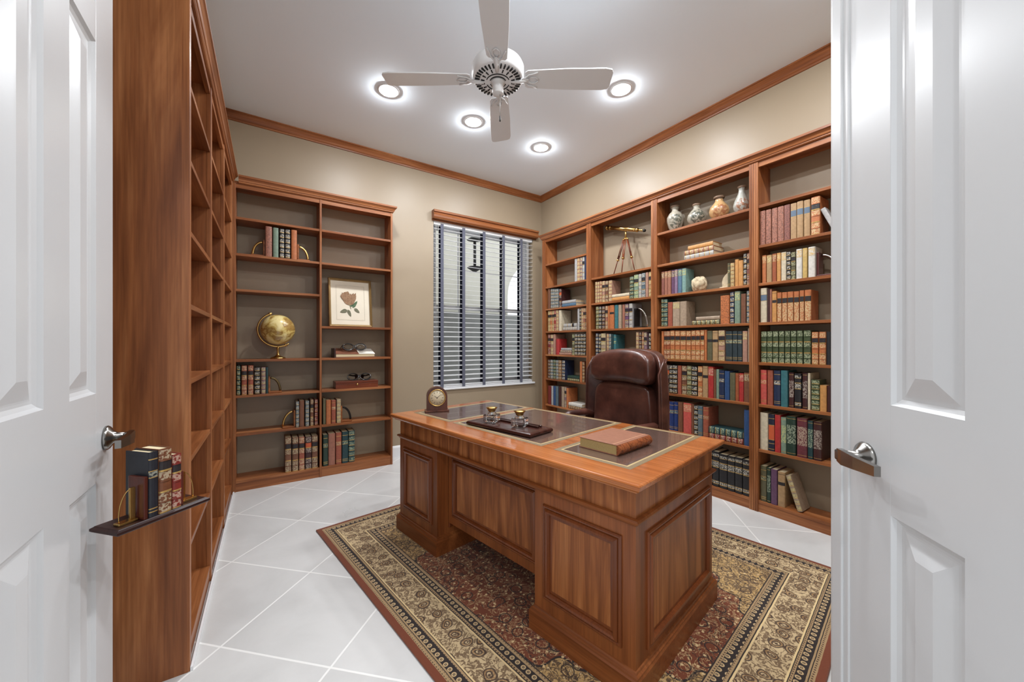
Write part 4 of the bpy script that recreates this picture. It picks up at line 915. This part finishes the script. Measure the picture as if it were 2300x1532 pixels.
ledge_book(.0655, .022, .088, .172, 'ink', 'l', 'dark blue-black book on the small ledge, nearest the left door', PG2)
ledge_book(.089, .031, .09, .174, 'calf', 'r', 'thick brown gilt book in the middle of the small ledge', PG2)
ledge_book(.1215, .023, .078, .15, 'claret', 'r', 'shorter red leather book on the small ledge, farthest from the door', PG2)

# ------------------------------------------------------------ ceiling fan
FX, FY = 1.12, 1.81
t = thing('ceiling_fan', 'white four-bladed ceiling fan with ornate blade brackets and pull chain', 'ceiling fan', (FX, FY, ZC), -YAW)
MB().lathe([(0, 0), (.075, 0), (.078, -.012), (.062, -.045), (.03, -.06), (0, -.06)], WHITE, 36).build('canopy', t)
MB().lathe([(0, -.055), (.013, -.055), (.013, -.41), (0, -.41)], WHITE, 16).build('downrod', t)
MB().lathe([(0, -.395), (.05, -.395), (.11, -.402), (.14, -.418), (.148, -.435), (.148, -.478), (.143, -.494), (.134, -.502), (.07, -.512), (0, -.512)], WHITE, 48).build('motor_housing', t)
BLKS = plain('dark_vent', (30, 30, 30), .8)
m = MB()
for k in range(36):
    if k % 9 == 4 and False: continue
    M = Matrix.Rotation(2*pi*k/36, 4, 'Z')
    m.box(.104, .131, -.0036, .0036, -.5105, -.502, BLKS, M)
    if k % 2: m.box(.076, .096, -.003, .0024, -.5135, -.507, BLKS, M)
m.build('vent_slots', t)
for r0 in (.066, .05): pass
m = MB()
for a0 in (20, 200):
    for rr in (.066, .046):
        m.tube([(rr*cos(radians(a0+140*i/16)), rr*sin(radians(a0+140*i/16)), -.5135) for i in range(17)], .0028, BLKS, 6)
m.build('vent_arcs', t)
MB().lathe([(0, -.513), (.04, -.513), (.04, -.52), (.032, -.524), (.032, -.575), (.028, -.582), (0, -.583)], WHITE, 28).build('switch_housing', t)
m = MB(); m.tube([(.012, .0, -.583), (.012, 0, -.70)], .0016, plain('chain_grey', (150, 148, 144), .4, .6), 6).build('pull_chain', t)
MB().lathe([(0, 0), (.004, .002), (.006, .012), (.005, .03), (.002, .036), (0, .036)], plain('chain_bob', (60, 56, 52), .5), 14, Matrix.Translation((.012, 0, -.738))).build('chain_pull', t)
for k in range(4):
    A = pi/2*k; M = Matrix.Rotation(A, 4, 'Z') @ Matrix.Translation((0, 0, -.498)) @ Matrix.Rotation(radians(-10), 4, 'X')
    outl = [(.155, -.045), (.17, -.056), (.38, -.068), (.6, -.071), (.635, -.064), (.645, -.045), (.645, .045), (.635, .064), (.6, .071), (.38, .068), (.17, .056), (.155, .045)]
    MB().prism(outl, 0, .006, WHITE, M).build('blade', t)
    ir = MB(); ir.tube([(.08, 0, -.012), (.12, 0, -.012), (.17, 0, -.006)], [.01, .011, .009], WHITE, 8, M)
    for sg in (-1, 1):
        ir.tube([(.13, sg*.004, -.009), (.155, sg*.016, -.006), (.175, sg*.034, -.0045), (.2, sg*.04, -.004), (.225, sg*.05, -.004)], .0045, WHITE, 8, M)
        ir.tube([(.175, sg*.008, -.005), (.19, sg*.02, -.0045), (.215, sg*.018, -.0045), (.232, sg*.0, -.0045)], .004, WHITE, 8, M)
    ir.box(.1, .175, -.012, .012, -.0105, -.004, WHITE, M, .003)
    ir.build('blade_bracket', t)

# ------------------------------------------------------------ window, blind, outside
FRM = plain('white_window_frame', (214, 216, 218), .4, var=.01)
wx0, wx1, wz0, wz1 = WX0+.001, WX1-.001, WZ0+.001, WZ1-.001
m = MB(); y0, y1 = YB+.095, YB+.15
def fr(m, x0, x1, z0, z1, w, a, b): m.box(x0, x1, a, b, z0, z0+w, FRM); m.box(x0, x1, a, b, z1-w, z1, FRM); m.box(x0, x0+w, a, b, z0+w, z1-w, FRM); m.box(x1-w, x1, a, b, z0+w, z1-w, FRM)
fr(m, wx0, wx1, wz0, wz1, .035, y0, y1)
win = struct(m.build('window_1'))
zm = 1.655
for za, zb, yy_, nm in ((wz0+.036, zm+.02, .1, 'lower_sash'), (zm-.025, wz1-.036, .125, 'upper_sash')):
    m = MB(); fr(m, wx0+.036, wx1-.036, za, zb, .045, YB+yy_, YB+yy_+.022)
    nx = 4 if nm == 'upper_sash' else 4
    for k in range(1, nx): xk = wx0+.036+(wx1-wx0-.072)*k/nx; m.box(xk-.006, xk+.006, YB+yy_+.004, YB+yy_+.018, za+.045, zb-.045, FRM)
    m.box(wx0+.08, wx1-.08, YB+yy_+.005, YB+yy_+.017, (za+zb)/2-.006, (za+zb)/2+.006, FRM)
    m.build(nm, win)
    q = None
q = NT('window_pane'); q.P(Base_Color=(1, 1, 1, 1), Transmission_Weight=1., IOR=1.02, Roughness=0.)
MB().box(wx0+.08, wx1-.08, YB+.112, YB+.115, wz0+.08, zm-.02, q.m).box(wx0+.08, wx1-.08, YB+.137, YB+.14, zm+.02, wz1-.08, q.m).build('panes', win)
m = MB(); m.box(WX0+.001, WX1-.001, YB-.001, YB+.094, WZ0+.0005, WZ0+.014, WHITE); m.box(WX0-.02, WX1+.02, YB-.022, YB-.0005, WZ0-.008, WZ0+.014, WHITE, bev=.004)
o = m.build('window_sill', win, label='white window sill')

t = thing('window_blind', 'white wooden slatted blind with dark blue cloth tapes and wood valance', 'window blind', (WX0, YB, 0))
SL = plain('white_blind_slat', (220, 221, 222), .4, var=.02)
wW = WX1-WX0
MB().box(.008, wW-.008, .006, .06, 2.585, 2.63, SL, bev=.002).build('headrail', t)
m = MB(); zs = []
z = .735
while z < 2.575: zs.append(z); z += .0565
for z in zs:
    a = radians(9); M = Matrix.Translation((0, .034, z)) @ Matrix.Rotation(a, 4, 'X')
    m.box(.006, wW-.006, -.0305, .0305, -.0014, .0014, SL, M)
m.build('slats', t)
MB().box(.006, wW-.006, .008, .06, .708, .724, SL, bev=.003).build('bottom_rail', t)
q = NT('navy_cloth_tape'); v = q.obj(rnd=False); w_ = q.noise(v, 300, 2)
q.P(Base_Color=q.ramp(w_, [(.35, lin((66, 68, 82))), (.65, lin((104, 106, 120)))]), Roughness=.9); TAPE = q.m
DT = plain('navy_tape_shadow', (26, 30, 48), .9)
for xk in (1.737, 2.014, 2.294, 2.58, 2.858):
    x0 = xk-WX0
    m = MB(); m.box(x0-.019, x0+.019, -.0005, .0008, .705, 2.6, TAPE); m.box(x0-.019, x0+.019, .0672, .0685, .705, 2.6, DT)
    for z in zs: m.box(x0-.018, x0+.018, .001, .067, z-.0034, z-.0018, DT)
    m.build('cloth_tape', t)
for xk in (1.66, 1.69, 2.95, 2.965): MB().tube([(xk-WX0, -.003, 1.2 if xk < 2 else .95), (xk-WX0, -.003, 2.59)], .0014, plain('blind_cord', (206, 200, 190), .7), 6).build('cord', t)
pv = [(-.0005, 2.635), (-.055, 2.635), (-.068, 2.65), (-.07, 2.672), (-.06, 2.69), (-.062, 2.7), (-.0765, 2.706), (-.078, 2.722), (-.07, 2.73), (-.0005, 2.73)]
k = len(pv); vs = [(x, y, z) for x in (-.02, wW+.045) for y, z in pv]
MB().add(vs, [(j, (j+1) % k, k+(j+1) % k, k+j) for j in range(k)]+[tuple(range(k)), tuple(range(k, 2*k))[::-1]], cw('x')).box(-.02, wW+.045, -.0005-.012, -.0008, 2.62, 2.634, cw('x')).build('valance', t)

# covered entry outside, with its hanging lantern
STU = plain('cream_stucco', (224, 222, 210), .9, var=.03)
YO = 6.1
def arch_wall(x0, x1, ax, r, zspring, name, lab):
    m = MB(); n = 24; vs = []; 
    top = 4.2
    pts = [(ax+r*cos(a), zspring+r*sin(a)) for a in [pi-pi*i/n for i in range(n+1)]]
    for y in (YO, YO+.25):
        m.add([(x0, y, -.3), (ax-r, y, -.3), (ax-r, y, zspring), (ax-r, y, top), (x0, y, top)], [(0, 1, 2, 3, 4)], STU)
        m.add([(ax+r, y, -.3), (x1, y, -.3), (x1, y, top), (ax+r, y, top), (ax+r, y, zspring)], [(0, 1, 2, 3, 4)], STU)
        for i in range(n): m.add([(pts[i][0], y, pts[i][1]), (pts[i+1][0], y, pts[i+1][1]), (pts[i+1][0], y, top), (pts[i][0], y, top)], [(0, 1, 2, 3)], STU)
    for i in range(n): m.add([(pts[i][0], YO, pts[i][1]), (pts[i+1][0], YO, pts[i+1][1]), (pts[i+1][0], YO+.25, pts[i+1][1]), (pts[i][0], YO+.25, pts[i][1])], [(0, 1, 2, 3)], STU)
    m.add([(ax-r, YO, -.3), (ax-r, YO+.25, -.3), (ax-r, YO+.25, zspring), (ax-r, YO, zspring)], [(0, 1, 2, 3)], STU)
    return struct(m.build(name), lab)
arch_wall(.6, 7.5, 4.72, .72, 2.15, 'wall_outside', 'pale stucco porch wall with an arch outside the window')
struct(MB().box(.0, 8, YB+.16, 11, -.36, -.3, plain('porch_paving', (186, 180, 170), .8)).build('floor_outside'))
struct(MB().box(2.75, 2.83, YB+.16, YO, 3.0+.6, 3.7, STU).build('beam_outside'), 'porch beam outside carrying the lantern')
struct(MB().box(1.2, 7.4, 5.45, 5.6, -.3, 1.72, plain('grey_backing', (142, 144, 142), .8)).build('wall_backing'), 'added grey backing wall outside, darkening the lower gaps of the blind')  # added wall: makes the gaps low in the blind look darker
t = thing('porch_lantern', 'dark iron lantern hanging outside, dimly seen through the blind', 'lantern', (2.79, 5.2, 2.76))
IR = plain('dark_iron', (58, 58, 58), .6)
MB().tube([(0, 0, .84), (0, 0, .16)], .006, IR, 6).build('chain', t)
MB().lathe([(.02, .16), (.05, .13), (.11, .1), (.125, .085), (.06, .08)], IR, 20).lathe([(.0, -.42), (.03, -.41), (.11, -.36), (.12, -.35), (.11, -.34), (.03, -.335)], IR, 20).tube([(0, 0, .1), (0, 0, -.34)], .022, IR, 10).build('body', t)
